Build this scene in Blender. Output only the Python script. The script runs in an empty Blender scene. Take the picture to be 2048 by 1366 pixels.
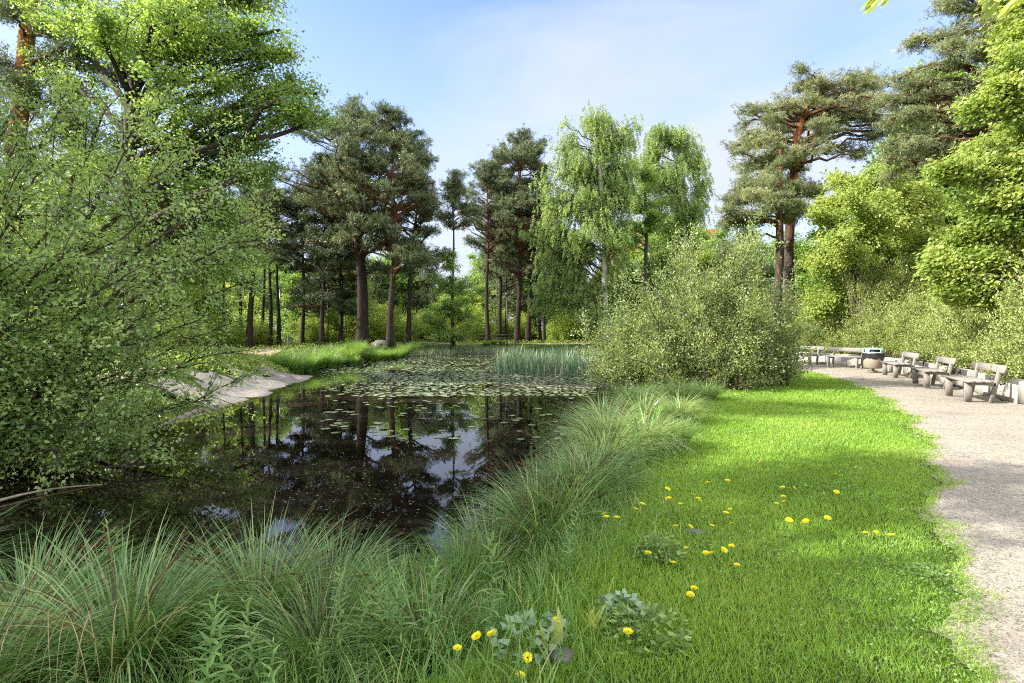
import bpy, math, random
import numpy as np
from mathutils import Vector

# ------------------------------------------------------------------ camera, sky, sun, exposure
S = bpy.context.scene
COL = S.collection
rng = np.random.default_rng(7)
random.seed(7)
CAMH, F, CU, HV = 1.6, 1024.0, 1024.0, 659.0      # camera height; focal length, centre and horizon in photo pixels

cd = bpy.data.cameras.new('camera'); cam = bpy.data.objects.new('camera', cd); COL.objects.link(cam)
cd.lens = 18; cd.sensor_width = 36; cd.shift_y = -24/2048; cd.clip_start = .05; cd.clip_end = 3000
cam.location = (0, 0, CAMH); cam.rotation_euler = (math.radians(90), 0, 0)
S.camera = cam

SUN_DIR = Vector((-1.0, -.20, .70)).normalized()      # towards the sun: low on the left
elev = math.asin(SUN_DIR.z); azim = math.atan2(SUN_DIR.x, SUN_DIR.y)
W = bpy.data.worlds.new('World'); S.world = W; W.use_nodes = True
nt = W.node_tree; nt.nodes.clear()
def N(t, k, **kw):
    n = t.nodes.new(k)
    for a, b in kw.items(): setattr(n, a, b)
    return n
out = N(nt, 'ShaderNodeOutputWorld'); bg = N(nt, 'ShaderNodeBackground'); bg.inputs[1].default_value = .15
sky = N(nt, 'ShaderNodeTexSky', sky_type='NISHITA', sun_disc=False, sun_elevation=elev, sun_rotation=azim,
        altitude=0, air_density=1.0, dust_density=.6, ozone_density=2.2)
tc = N(nt, 'ShaderNodeTexCoord')
mp = N(nt, 'ShaderNodeMapping'); mp.inputs['Scale'].default_value = (1.3, 1.3, 4.2); mp.inputs['Location'].default_value = (3.3, .4, .25)
no = N(nt, 'ShaderNodeTexNoise'); no.inputs['Scale'].default_value = 1.5; no.inputs['Detail'].default_value = 7; no.inputs['Roughness'].default_value = .52
no.inputs['Distortion'].default_value = .35
cr = N(nt, 'ShaderNodeValToRGB'); cr.color_ramp.elements[0].position = .47; cr.color_ramp.elements[1].position = .72
sx = N(nt, 'ShaderNodeSeparateXYZ')
low = N(nt, 'ShaderNodeMapRange'); low.inputs[1].default_value = .02; low.inputs[2].default_value = .56; low.inputs[3].default_value = .96; low.inputs[4].default_value = 0
mx = N(nt, 'ShaderNodeMath', operation='MAXIMUM'); ad = N(nt, 'ShaderNodeMath', operation='MULTIPLY_ADD'); ad.use_clamp = True
ad.inputs[1].default_value = .62
mix = N(nt, 'ShaderNodeMixRGB'); mix.inputs[2].default_value = (1.42, 1.55, 1.78, 1)
# unseen sky brightness added overhead and behind to lift shadows, thin veil in front
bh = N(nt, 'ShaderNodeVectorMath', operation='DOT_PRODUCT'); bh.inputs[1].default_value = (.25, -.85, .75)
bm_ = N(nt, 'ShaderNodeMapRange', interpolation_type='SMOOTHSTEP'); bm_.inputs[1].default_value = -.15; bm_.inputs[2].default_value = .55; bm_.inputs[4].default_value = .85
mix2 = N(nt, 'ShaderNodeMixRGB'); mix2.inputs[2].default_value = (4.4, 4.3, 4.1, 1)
nt.links.new(tc.outputs['Generated'], mp.inputs[0]); nt.links.new(mp.outputs[0], no.inputs['Vector']); nt.links.new(no.outputs[0], cr.inputs[0])
nt.links.new(tc.outputs['Generated'], sx.inputs[0]); nt.links.new(sx.outputs[2], low.inputs[0])
nt.links.new(cr.outputs[0], ad.inputs[0]); nt.links.new(low.outputs[0], ad.inputs[2])
nt.links.new(ad.outputs[0], mix.inputs[0])
wb = N(nt, 'ShaderNodeMixRGB', blend_type='MULTIPLY'); wb.inputs[0].default_value = 1; wb.inputs[2].default_value = (.62, .62, .82, 1)
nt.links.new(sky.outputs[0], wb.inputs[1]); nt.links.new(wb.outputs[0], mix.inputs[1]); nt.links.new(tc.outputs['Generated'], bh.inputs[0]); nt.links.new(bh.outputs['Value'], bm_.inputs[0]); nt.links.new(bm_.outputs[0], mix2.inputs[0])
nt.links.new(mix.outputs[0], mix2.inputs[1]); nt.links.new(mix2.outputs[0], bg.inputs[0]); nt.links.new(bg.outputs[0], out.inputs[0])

sl = bpy.data.lights.new('sun', 'SUN'); sl.energy = 3.3; sl.angle = math.radians(.6); sl.color = (1, .93, .82)
so = bpy.data.objects.new('sun', sl); COL.objects.link(so); so.rotation_euler = (-SUN_DIR).to_track_quat('-Z', 'Y').to_euler(); so.location = (-20, 0, 30)
S.view_settings.view_transform = 'Standard'; S.view_settings.look = 'None'; S.view_settings.gamma = 1
S.view_settings.exposure = 1.98
S.cycles.max_bounces = 9; S.cycles.diffuse_bounces = 5; S.cycles.glossy_bounces = 3; S.cycles.transmission_bounces = 5
S.cycles.caustics_reflective = False; S.cycles.caustics_refractive = False
S.cycles.sample_clamp_indirect = 6
S.cycles.use_denoising = False
S.cycles.pixel_filter_type = 'BLACKMAN_HARRIS'; S.cycles.filter_width = 1.1

# ------------------------------------------------------------------ helpers
def P(u, v, Y):                       # a photo direction at a real distance
    return np.array([(u-CU)/F*Y, Y, CAMH-(v-HV)/F*Y])
def tag(o, label=None, cat=None, group=None, kind=None):
    if label: o['label'] = label
    if cat: o['category'] = cat
    if group: o['group'] = group
    if kind: o['kind'] = kind
    return o
def empty(name, loc, rz=0, **kw):
    o = bpy.data.objects.new(name, None); COL.objects.link(o); o.location = [float(c) for c in loc]; o.rotation_euler[2] = rz
    o.empty_display_size = .2
    return tag(o, **kw)
def link(name, me, parent=None, **kw):
    o = bpy.data.objects.new(name, me); COL.objects.link(o)
    if parent: o.parent = parent
    return tag(o, **kw)
def mesh(name, v, faces, mat, rnd=None, smooth=False):
    """v (n,3) array; faces (m,4) or (m,3) int array, or list of arrays"""
    me = bpy.data.meshes.new(name)
    if not isinstance(faces, list): faces = [faces]
    faces = [np.asarray(f, np.int32) for f in faces if len(f)]
    v = np.asarray(v, np.float32)
    me.vertices.add(len(v)); me.vertices.foreach_set('co', v.ravel())
    li = np.concatenate([f.ravel() for f in faces])
    tot = np.concatenate([np.full(len(f), f.shape[1], np.int32) for f in faces])
    st = np.concatenate([[0], np.cumsum(tot)[:-1]]).astype(np.int32)
    me.loops.add(len(li)); me.loops.foreach_set('vertex_index', li)
    me.polygons.add(len(tot)); me.polygons.foreach_set('loop_start', st); me.polygons.foreach_set('loop_total', tot)
    if smooth: me.polygons.foreach_set('use_smooth', np.ones(len(tot), bool))
    if rnd is not None:
        a = me.attributes.new('rnd', 'FLOAT', 'POINT'); a.data.foreach_set('value', np.asarray(rnd, np.float32))
    me.update(calc_edges=True)
    me.materials.append(mat)
    return me
class MB:                              # collects shapes into one mesh
    def __init__(s): s.v = []; s.q = []; s.t = []; s.n = 0
    def add(s, v, q=(), t=()):
        v = np.asarray(v, float).reshape(-1, 3); s.v.append(v)
        if len(q): s.q.append(np.asarray(q, int)+s.n)
        if len(t): s.t.append(np.asarray(t, int)+s.n)
        s.n += len(v)
    def box(s, c, size, rz=0, tilt=0, bev=.006):
        """box with chamfered long edges; tilt about local x"""
        hx, hy, hz = [d/2 for d in size]; b = min(bev, hy*.4, hz*.4)
        prof = [(-hy+b, -hz), (hy-b, -hz), (hy, -hz+b), (hy, hz-b), (hy-b, hz), (-hy+b, hz), (-hy, hz-b), (-hy, -hz+b)]
        v = np.array([(x, y, z) for x in (-hx, hx) for y, z in prof])
        ct, st = math.cos(tilt), math.sin(tilt)
        v = v @ np.array([[1, 0, 0], [0, ct, st], [0, -st, ct]])
        cz, sz = math.cos(rz), math.sin(rz)
        v = v @ np.array([[cz, sz, 0], [-sz, cz, 0], [0, 0, 1]]) + np.array(c)
        q = [(i, (i+1) % 8, 8+(i+1) % 8, 8+i) for i in range(8)]
        q += [(7, 6, 1, 0), (6, 5, 2, 1), (5, 4, 3, 2), (8, 9, 14, 15), (9, 10, 13, 14), (10, 11, 12, 13)]
        s.add(v, q)
    def tube(s, pts, rad, k=6, cap=True):
        pts = np.asarray(pts, float); rad = np.broadcast_to(np.asarray(rad, float), (len(pts),))
        d = np.gradient(pts, axis=0); d /= np.linalg.norm(d, axis=1)[:, None]+1e-9
        m = d.mean(0); ref = np.array([0, 0, 1.]) if abs(m[2]) < .8*np.linalg.norm(m) else np.array([1., 0, 0])
        a = np.cross(d, ref); a /= np.linalg.norm(a, axis=1)[:, None]+1e-9; b = np.cross(d, a)
        th = np.arange(k)/k*2*math.pi
        v = pts[:, None]+rad[:, None, None]*(np.cos(th)[None, :, None]*a[:, None]+np.sin(th)[None, :, None]*b[:, None])
        n = len(pts); i = np.arange(n-1)[:, None]*k; j = np.arange(k)[None]
        q = np.stack([i+j, i+(j+1) % k, i+k+(j+1) % k, i+k+j], -1).reshape(-1, 4)
        t = []
        if cap: t = [(0, c+1, c) for c in range(1, k-1)]+[((n-1)*k, (n-1)*k+c, (n-1)*k+c+1) for c in range(1, k-1)]
        s.add(v.reshape(-1, 3), q, t)
    def lathe(s, prof, c=(0, 0, 0), k=20):
        s.tube_prof(prof, c, k)
    def tube_prof(s, prof, c, k):
        th = np.arange(k)/k*2*math.pi
        v = np.array([(r*math.cos(a)+c[0], r*math.sin(a)+c[1], z+c[2]) for r, z in prof for a in th])
        n = len(prof); i = np.arange(n-1)[:, None]*k; j = np.arange(k)[None]
        s.add(v, np.stack([i+j, i+(j+1) % k, i+k+(j+1) % k, i+k+j], -1).reshape(-1, 4))
    def build(s, name, mat, parent=None, smooth=False, rnd=None, **kw):
        f = []
        if s.q: f.append(np.concatenate(s.q))
        if s.t: f.append(np.concatenate(s.t))
        return link(name, mesh(name, np.concatenate(s.v), f, mat, rnd=rnd, smooth=smooth), parent, **kw)
def unit(a): return a/(np.linalg.norm(a, axis=-1, keepdims=True)+1e-9)
def copy_tree(o, parent=None):
    c = o.copy(); COL.objects.link(c)
    if parent: c.parent = parent
    for ch in list(o.children): copy_tree(ch, c)
    return c

# ------------------------------------------------------------------ materials
def M(name):
    m = bpy.data.materials.new(name); m.use_nodes = True; t = m.node_tree; t.nodes.clear()
    o = N(t, 'ShaderNodeOutputMaterial'); return m, t, o
def ramp(t, src, stops):
    r = N(t, 'ShaderNodeValToRGB'); e = r.color_ramp.elements
    while len(e) < len(stops): e.new(.5)
    for k, (p, c) in enumerate(stops): e[k].position = p; e[k].color = (*c, 1)
    t.links.new(src, r.inputs[0]); return r.outputs[0]
def noise(t, scale, detail=4, rough=.5, vec=None, out=0, dist=0):
    n = N(t, 'ShaderNodeTexNoise'); n.inputs['Scale'].default_value = scale; n.inputs['Detail'].default_value = detail
    n.inputs['Roughness'].default_value = rough; n.inputs['Distortion'].default_value = dist
    if vec is None:
        g = N(t, 'ShaderNodeTexCoord'); vec = g.outputs['Object']
    t.links.new(vec, n.inputs['Vector']); return n.outputs[out]
def mapped(t, scale, kind='Object'):
    g = N(t, 'ShaderNodeTexCoord'); m = N(t, 'ShaderNodeMapping'); m.inputs['Scale'].default_value = scale
    t.links.new(g.outputs[kind], m.inputs[0]); return m.outputs[0]
def bump(t, h, strength, dist=.02):
    b = N(t, 'ShaderNodeBump'); b.inputs['Strength'].default_value = strength; b.inputs['Distance'].default_value = dist
    t.links.new(h, b.inputs['Height']); return b.outputs[0]
def principled(t, o, col, rough=.7, spec=.4, nrm=None, metal=0):
    p = N(t, 'ShaderNodeBsdfPrincipled')
    if isinstance(col, tuple): p.inputs['Base Color'].default_value = (*col, 1)
    else: t.links.new(col, p.inputs['Base Color'])
    if isinstance(rough, (int, float)): p.inputs['Roughness'].default_value = rough
    else: t.links.new(rough, p.inputs['Roughness'])
    p.inputs['Specular IOR Level'].default_value = spec; p.inputs['Metallic'].default_value = metal
    if nrm is not None: t.links.new(nrm, p.inputs['Normal'])
    if o is not None: t.links.new(p.outputs[0], o.inputs[0])
    return p
def leaf_mat(name, stops, tcol, trans=.4, rough=.45, spec=.35):
    k_ = 1.62; stops = [(p, tuple(min(.8, x*k_) for x in c)) for p, c in stops]
    m, t, o = M(name)
    a = N(t, 'ShaderNodeAttribute', attribute_name='rnd')
    c = ramp(t, a.outputs['Fac'], stops)
    p = principled(t, None, c, rough, spec)
    tr = N(t, 'ShaderNodeBsdfTranslucent')
    mr = N(t, 'ShaderNodeMixRGB', blend_type='MULTIPLY'); mr.inputs[0].default_value = 1
    t.links.new(c, mr.inputs[1]); mr.inputs[2].default_value = (*tcol, 1); t.links.new(mr.outputs[0], tr.inputs[0])
    s = N(t, 'ShaderNodeMixShader'); s.inputs[0].default_value = trans
    t.links.new(p.outputs[0], s.inputs[1]); t.links.new(tr.outputs[0], s.inputs[2]); t.links.new(s.outputs[0], o.inputs[0])
    return m
TY = (2.1, 1.8, 1.0)
L_WILLOW = leaf_mat('sallow_leaf', [(0, (.075, .140, .042)), (.6, (.140, .220, .075)), (1, (.24, .32, .13))], TY, .38, .38, .6)
L_BUSH = leaf_mat('bush_leaf', [(0, (.075, .115, .042)), (.6, (.135, .185, .072)), (1, (.23, .28, .13))], TY, .36, .42, .5)
L_LINDEN = leaf_mat('aspen_leaf', [(0, (.068, .130, .034)), (.6, (.125, .205, .056)), (1, (.20, .28, .085))], TY, .42, .40, .5)
L_LIME = leaf_mat('bright_leaf', [(0, (.10, .155, .030)), (.6, (.165, .225, .052)), (1, (.27, .31, .10))], (1.8, 1.6, .9), .42, .5, .35)
L_HEDGE = leaf_mat('hedge_leaf', [(0, (.10, .14, .035)), (.6, (.19, .24, .07)), (1, (.31, .34, .14))], (1.6, 1.5, .9), .35, .45, .4)
L_BIRCH = leaf_mat('birch_leaf', [(0, (.085, .145, .050)), (.6, (.145, .215, .082)), (1, (.22, .285, .13))], TY, .45, .45, .4)
L_UNDER = leaf_mat('understory_leaf', [(0, (.085, .145, .028)), (.6, (.145, .215, .045)), (1, (.23, .29, .08))], TY, .45, .5, .3)
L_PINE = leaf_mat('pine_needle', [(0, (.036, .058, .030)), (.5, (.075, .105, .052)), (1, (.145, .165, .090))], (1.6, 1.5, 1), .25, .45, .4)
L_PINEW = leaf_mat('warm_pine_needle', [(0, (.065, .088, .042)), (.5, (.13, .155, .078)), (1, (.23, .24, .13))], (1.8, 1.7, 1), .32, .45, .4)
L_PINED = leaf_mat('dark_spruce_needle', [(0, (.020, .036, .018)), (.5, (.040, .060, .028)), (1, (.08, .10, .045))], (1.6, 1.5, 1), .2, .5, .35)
G_LAWN = leaf_mat('lawn_blade', [(0, (.065, .135, .018)), (.5, (.120, .215, .028)), (.86, (.19, .29, .05)), (1, (.34, .31, .15))], (2.0, 1.7, .8), .4, .42, .3)
G_SEDGE = leaf_mat('sedge_blade', [(0, (.035, .085, .025)), (.5, (.080, .155, .042)), (.84, (.18, .26, .10)), (.93, (.29, .27, .15)), (1, (.22, .13, .06))], (1.8, 1.6, .9), .35, .32, .65)
G_SEDGEL = leaf_mat('pale_sedge_blade', [(0, (.07, .14, .04)), (.45, (.13, .21, .065)), (.78, (.22, .29, .12)), (.92, (.34, .33, .19)), (1, (.30, .19, .11))], (1.7, 1.5, .9), .35, .35, .55)
G_TALL = leaf_mat('tall_grass_blade', [(0, (.045, .105, .024)), (.5, (.085, .165, .038)), (.90, (.14, .23, .06)), (1, (.32, .29, .15))], (2.0, 1.7, .8), .38, .38, .45)
G_REED = leaf_mat('reed_blade', [(0, (.03, .075, .04)), (.6, (.06, .12, .065)), (.8, (.12, .16, .10)), (1, (.30, .28, .20))], (1.5, 1.4, .9), .3, .4, .5)
L_HERB = leaf_mat('herb_leaf', [(0, (.065, .13, .035)), (.6, (.11, .195, .05)), (1, (.19, .28, .08))], (1.9, 1.7, .8), .35, .42, .5)
L_GREY = leaf_mat('grey_leaf', [(0, (.09, .15, .08)), (1, (.18, .25, .15))], (1.5, 1.5, .9), .25, .42, .5)
PETAL = leaf_mat('dandelion_petal', [(0, (.52, .40, .006)), (1, (.62, .53, .014))], (1, .95, .3), .2, .5, .3)

STRAWL = leaf_mat('dry_leaf', [(0, (.05, .03, .015)), (.6, (.11, .07, .035)), (1, (.19, .14, .08))], (1, 1, 1), .1, .6, .3)
def bark(name, stops, scale=(6, 6, 1.2), b=.8, zr=None):
    m, t, o = M(name)
    v = mapped(t, scale)
    n = noise(t, 2.5, 8, .65, v, dist=.6)
    c = ramp(t, n, stops)
    if zr:                              # bark that turns orange up the trunk, as on a Scots pine
        z0, z1, st2 = zr
        g = N(t, 'ShaderNodeTexCoord'); x = N(t, 'ShaderNodeSeparateXYZ'); t.links.new(g.outputs['Object'], x.inputs[0])
        mr = N(t, 'ShaderNodeMapRange'); mr.inputs[1].default_value = z0; mr.inputs[2].default_value = z1; t.links.new(x.outputs[2], mr.inputs[0])
        c2 = ramp(t, n, st2); mm = N(t, 'ShaderNodeMixRGB'); t.links.new(mr.outputs[0], mm.inputs[0]); t.links.new(c, mm.inputs[1]); t.links.new(c2, mm.inputs[2]); c = mm.outputs[0]
    principled(t, o, c, .9, .2, bump(t, n, b, .04)); return m
B_DARK = bark('grey_bark', [(.3, (.022, .019, .015)), (.55, (.07, .06, .05)), (.75, (.14, .13, .11))])
B_TWIG = bark('twig_bark', [(.3, (.028, .022, .016)), (.7, (.085, .07, .05))], (8, 8, 3), .3)
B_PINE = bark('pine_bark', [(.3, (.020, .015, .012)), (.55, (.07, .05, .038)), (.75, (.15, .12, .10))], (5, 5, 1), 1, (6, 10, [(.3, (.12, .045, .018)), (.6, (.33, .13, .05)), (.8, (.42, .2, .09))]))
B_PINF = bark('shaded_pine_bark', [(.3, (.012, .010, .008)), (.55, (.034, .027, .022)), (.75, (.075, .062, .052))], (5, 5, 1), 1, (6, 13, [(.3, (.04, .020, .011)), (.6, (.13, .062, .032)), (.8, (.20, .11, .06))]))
B_PBR = bark('pine_branch_bark', [(.3, (.035, .020, .012)), (.7, (.17, .085, .045))], (8, 8, 3), .3)
B_BIRCH = bark('birch_bark', [(.36, (.03, .028, .025)), (.45, (.42, .40, .36)), (.8, (.62, .60, .56))], (3, 3, 9), .3)
B_PALE = bark('dead_twig', [(.3, (.16, .12, .09)), (.7, (.36, .3, .24))], (8, 8, 3), .3)

def ground_mat():
    m, t, o = M('ground_soil')
    n = noise(t, .8, 8, .6); n2 = noise(t, 30, 5, .7)
    c = ramp(t, n, [(.35, (.030, .045, .012)), (.5, (.05, .085, .018)), (.62, (.09, .10, .035)), (.75, (.13, .10, .06))])
    mm = N(t, 'ShaderNodeMixRGB', blend_type='OVERLAY'); mm.inputs[0].default_value = .7; t.links.new(c, mm.inputs[1]); t.links.new(n2, mm.inputs[2])
    principled(t, o, mm.outputs[0], .95, .1, bump(t, n2, .6, .03)); return m
def gravel_mat(name, stops, sc=1.0):
    m, t, o = M(name)
    g = N(t, 'ShaderNodeTexCoord')
    vo = N(t, 'ShaderNodeTexVoronoi'); vo.inputs['Scale'].default_value = 95*sc; t.links.new(g.outputs['Object'], vo.inputs['Vector'])
    vb = N(t, 'ShaderNodeTexVoronoi'); vb.inputs['Scale'].default_value = 230*sc; t.links.new(g.outputs['Object'], vb.inputs['Vector'])
    n = noise(t, .9, 7, .62); n3 = noise(t, 14, 6, .7)
    big = ramp(t, n, stops)
    sx_ = N(t, 'ShaderNodeSeparateXYZ'); t.links.new(vo.outputs['Color'], sx_.inputs[0])
    sp = ramp(t, sx_.outputs[0], [(0, (.30, .29, .29)), (.12, (.55, .54, .52)), (.5, (.95, .95, .95)), (.9, (1.0, .98, .96)), (1, (1.45, 1.4, 1.35))])
    m1 = N(t, 'ShaderNodeMixRGB', blend_type='MULTIPLY'); m1.inputs[0].default_value = .9; t.links.new(big, m1.inputs[1]); t.links.new(sp, m1.inputs[2])
    m2 = N(t, 'ShaderNodeMixRGB', blend_type='OVERLAY'); m2.inputs[0].default_value = .55; t.links.new(m1.outputs[0], m2.inputs[1]); t.links.new(n3, m2.inputs[2])
    ah = N(t, 'ShaderNodeMath', operation='ADD'); t.links.new(vo.outputs['Distance'], ah.inputs[0]); t.links.new(vb.outputs['Distance'], ah.inputs[1])
    principled(t, o, m2.outputs[0], .9, .2, bump(t, ah.outputs[0], .7, .008)); return m
GROUND = ground_mat()
GRAVEL = gravel_mat('path_gravel', [(.3, (.27, .245, .205)), (.45, (.34, .31, .262)), (.6, (.385, .35, .295)), (.75, (.30, .25, .19))])
DIRT = gravel_mat('dirt_path', [(.3, (.26, .20, .15)), (.5, (.36, .29, .22)), (.7, (.44, .37, .29))], .5)
def slab_mat():
    m, t, o = M('bank_slab')
    v = mapped(t, (1, 1, 1)); n = noise(t, 1.4, 9, .65, v, dist=.8); n2 = noise(t, 18, 6, .7)
    c = ramp(t, n, [(.3, (.09, .08, .07)), (.42, (.17, .16, .15)), (.55, (.23, .22, .205)), (.68, (.20, .15, .09))])
    mm = N(t, 'ShaderNodeMixRGB', blend_type='OVERLAY'); mm.inputs[0].default_value = .6; t.links.new(c, mm.inputs[1]); t.links.new(n2, mm.inputs[2])
    principled(t, o, mm.outputs[0], .85, .25, bump(t, n, 1, .12)); return m
SLAB = slab_mat()
def water_mat():
    m, t, o = M('pond_water')
    v = mapped(t, (1, .55, 1)); n = noise(t, 2.2, 3, .5, v, dist=.3)
    p = principled(t, None, (.0035, .0028, .0018), .012, .6, bump(t, n, .035, .03)); p.inputs['IOR'].default_value = 1.42
    # thin pollen and silt film drifting on the surface, in streaks and specks
    v2 = mapped(t, (.30, .75, 1)); a = noise(t, 1.1, 7, .62, v2, dist=1.2); aa = ramp(t, a, [(.50, (0, 0, 0)), (.74, (1, 1, 1))])
    b = noise(t, 26, 5, .75, mapped(t, (1, 1.6, 1))); bb = ramp(t, b, [(.52, (0, 0, 0)), (.62, (1, 1, 1))])
    mu = N(t, 'ShaderNodeMath', operation='MULTIPLY'); t.links.new(aa, mu.inputs[0]); t.links.new(bb, mu.inputs[1])
    m3 = N(t, 'ShaderNodeMath', operation='MULTIPLY_ADD'); m3.use_clamp = True; t.links.new(aa, m3.inputs[0]); m3.inputs[1].default_value = .13; 
    m4 = N(t, 'ShaderNodeMath', operation='MULTIPLY'); t.links.new(mu.outputs[0], m4.inputs[0]); m4.inputs[1].default_value = .55; t.links.new(m4.outputs[0], m3.inputs[2])
    d = principled(t, None, (.085, .058, .037), .5, .3)
    s = N(t, 'ShaderNodeMixShader'); t.links.new(m3.outputs[0], s.inputs[0]); t.links.new(p.outputs[0], s.inputs[1]); t.links.new(d.outputs[0], s.inputs[2])
    t.links.new(s.outputs[0], o.inputs[0]); return m
WATER = water_mat()
def simple(name, col, rough=.6, spec=.4, nsc=12, var=.35, metal=0, b=.2, vec=None):
    m, t, o = M(name); v = mapped(t, vec) if vec else None
    n = noise(t, nsc, 6, .65, v); c = ramp(t, n, [(.3, tuple(x*(1-var) for x in col)), (.7, tuple(min(1, x*(1+var)) for x in col))])
    principled(t, o, c, rough, spec, bump(t, n, b, .01), metal); return m
WOOD = simple('weathered_wood', (.22, .205, .185), .8, .2, 9, .35, vec=(1.2, 9, 9), b=.5)
CONC = simple('pale_concrete', (.46, .43, .39), .9, .2, 5, .22, b=.5)
BINB = simple('bin_concrete', (.26, .225, .18), .9, .2, 60, .3, b=.7)
BINL = simple('mint_lid', (.32, .52, .48), .45, .5, 8, .1)
BAG = simple('black_plastic', (.02, .02, .022), .28, .5, 9, .4, b=.9)
DARKM = simple('dark_metal', (.03, .03, .032), .5, .5)
PALEM = simple('galvanised_metal', (.5, .5, .5), .5, .5)
STEM = simple('flower_stem', (.16, .24, .07), .5, .4, 20, .25)
STONE = simple('field_stone', (.11, .108, .10), .9, .2, 14, .35, b=.8)
STUCCO = simple('peach_render', (.56, .34, .24), .9, .2, 4, .08)
ROOF = simple('red_roof_tile', (.36, .13, .07), .85, .2, 14, .3, b=.6)
FRAME = simple('white_paint', (.75, .75, .73), .5, .4)
GLASS = simple('dark_glass', (.03, .035, .04), .08, .6, 3, .2, b=0)
PERSON = simple('dark_clothes', (.012, .012, .015), .9, .2)
SKIN = simple('skin', (.35, .22, .16), .6, .3, 8, .05)
HAIR = simple('dark_hair', (.03, .02, .015), .6, .3)
STRAW = simple('dry_stalk', (.36, .27, .16), .7, .3, 30, .3)
SPECK = leaf_mat('floating_litter', [(0, (.05, .04, .03)), (.6, (.12, .10, .08)), (1, (.24, .22, .20))], (1, 1, 1), .1, .5, .4)
def pad_mat():
    return leaf_mat('lily_pad_leaf', [(0, (.07, .10, .06)), (.6, (.13, .16, .095)), (.9, (.19, .21, .14)), (1, (.16, .14, .08))], (1, 1, 1), .05, .22, .65)
PAD = pad_mat()

# ------------------------------------------------------------------ terrain
WZ = -.4
POND = np.array([(-12.5, 4.2), (-9, 3.7), (-6, 3.3), (-4, 3.05), (-2.6, 3.0), (-1.2, 2.95), (-.45, 3.35), (-.05, 4.2), (.2, 5.1), (.55, 6.4), (.9, 8), (1.5, 10), (2.5, 12.5), (3.2, 15), (4, 18), (5.6, 23), (7, 28), (8, 35), (7.4, 41),
                 (4, 44.5), (0, 45.5), (-4, 43), (-7, 39), (-8.2, 36), (-9.3, 30), (-9.8, 24.2), (-8.9, 21.6), (-8.4, 18), (-7.9, 14.7), (-8.6, 11), (-10, 8.2), (-12.5, 6.6), (-15, 6)], float)
WALL = np.array([(4.6, -6), (5.9, -2), (7.1, 1.5), (8.5, 5.2), (10.35, 9.8), (11.22, 11.9), (12.8, 15), (14.15, 18.5), (14.75, 20.5), (14.5, 22.5), (14.2, 24.5), (13.5, 28), (12.2, 33)], float)
PATHL = np.array([(-.2, -6), (.9, -1.5), (1.62, 1), (2.2, 2.4), (2.95, 3.5), (4.0, 4.9), (5.5, 6.8), (7.5, 9.9), (9.9, 14.9), (10.9, 18.5), (11.2, 21.5), (11.0, 25), (10.4, 29), (9.8, 34)], float)
def smooth_poly(p, n=6, closed=False):
    q = []
    m = len(p)
    for i in range(m if closed else m-1):
        a, b, c, d = (p[(i-1) % m], p[i], p[(i+1) % m], p[(i+2) % m]) if closed else (p[max(i-1, 0)], p[i], p[i+1], p[min(i+2, m-1)])
        for k in range(n):
            t = k/n
            q.append(.5*((2*b)+(c-a)*t+(2*a-5*b+4*c-d)*t*t+(3*b-a-3*c+d)*t**3))
    if not closed: q.append(p[-1])
    return np.array(q)
POND = smooth_poly(POND, 5, True); WALL = smooth_poly(WALL, 6); PATHL = smooth_poly(PATHL, 8)
def segdist(pts, poly, closed):
    A = poly; B = np.roll(poly, -1, 0)
    if not closed: A, B = A[:-1], B[:-1]
    best = np.full(len(pts), 1e9); side = np.zeros(len(pts))
    for a, b in zip(A, B):
        ab = b-a; t = np.clip(((pts-a)@ab)/(ab@ab+1e-9), 0, 1); d = pts-a-t[:, None]*ab; dd = (d**2).sum(1)
        m = dd < best; best[m] = dd[m]; side[m] = (ab[0]*(pts[m, 1]-a[1])-ab[1]*(pts[m, 0]-a[0]))
    return np.sqrt(best), side
def inside(pts, poly):
    r = np.zeros(len(pts), bool); A = poly; B = np.roll(poly, -1, 0)
    for a, b in zip(A, B):
        c = ((a[1] > pts[:, 1]) != (b[1] > pts[:, 1]))
        xi = (b[0]-a[0])*(pts[:, 1]-a[1])/(b[1]-a[1]+1e-12)+a[0]
        r ^= c & (pts[:, 0] < xi)
    return r
def ss(a, b, x): t = np.clip((x-a)/(b-a), 0, 1); return t*t*(3-2*t)
def pond_sd(pts):
    d, _ = segdist(pts, POND, True); return np.where(inside(pts, POND), -d, d)
def wob(x, y, s, k=0): return np.sin(x*s+1.3*k+1.7*np.sin(y*s*.7+k))*np.cos(y*s*.9+.6*k+1.1*np.sin(x*s*.5))
def height(pts):
    pts = np.asarray(pts, float); x, y = pts[:, 0], pts[:, 1]
    sd = pond_sd(pts)
    left = ss(-4, -9, x)
    L = left*(.12+.30*ss(24, 36, y)*ss(-19, -12, x)) + (1-left)*.22*ss(36, 50, y)
    L = L+.05*wob(x, y, .5)*ss(1.5, 5, sd)*ss(2.5, 6, np.abs(x-6))
    L = L+.30*np.exp(-((x+11.2)/1.9)**2-((y-19)/4.2)**2)
    L = L-2.6*ss(44, 60, y)*ss(-17, -22, x)*ss(-40, -30, x)
    w = .9+1.6*left*ss(12, 14, y)*ss(26, 23, y)+.9*ss(.5, -2, x)*ss(6, 4, y)
    up = ss(0, 1, sd/w)
    h = np.where(sd > 0, WZ-.06+(L-WZ+.06)*up, WZ-.06-.7*ss(0, 2.2, -sd))
    dw, s = segdist(pts, WALL, False)
    beh = (s < 0) & (x > 3) & (y < 34)
    h = np.where(beh, h+.42*ss(.0, .35, dw)+.09*np.clip(dw-.4, 0, 14), h)
    far = np.hypot(x, y-20)
    return h+.02*wob(x, y, 2.1, 2)*ss(.3, 2, sd)*(sd > 0)*(~beh)*ss(3.5, 6, np.abs(x-(2+y*.6)))
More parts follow.
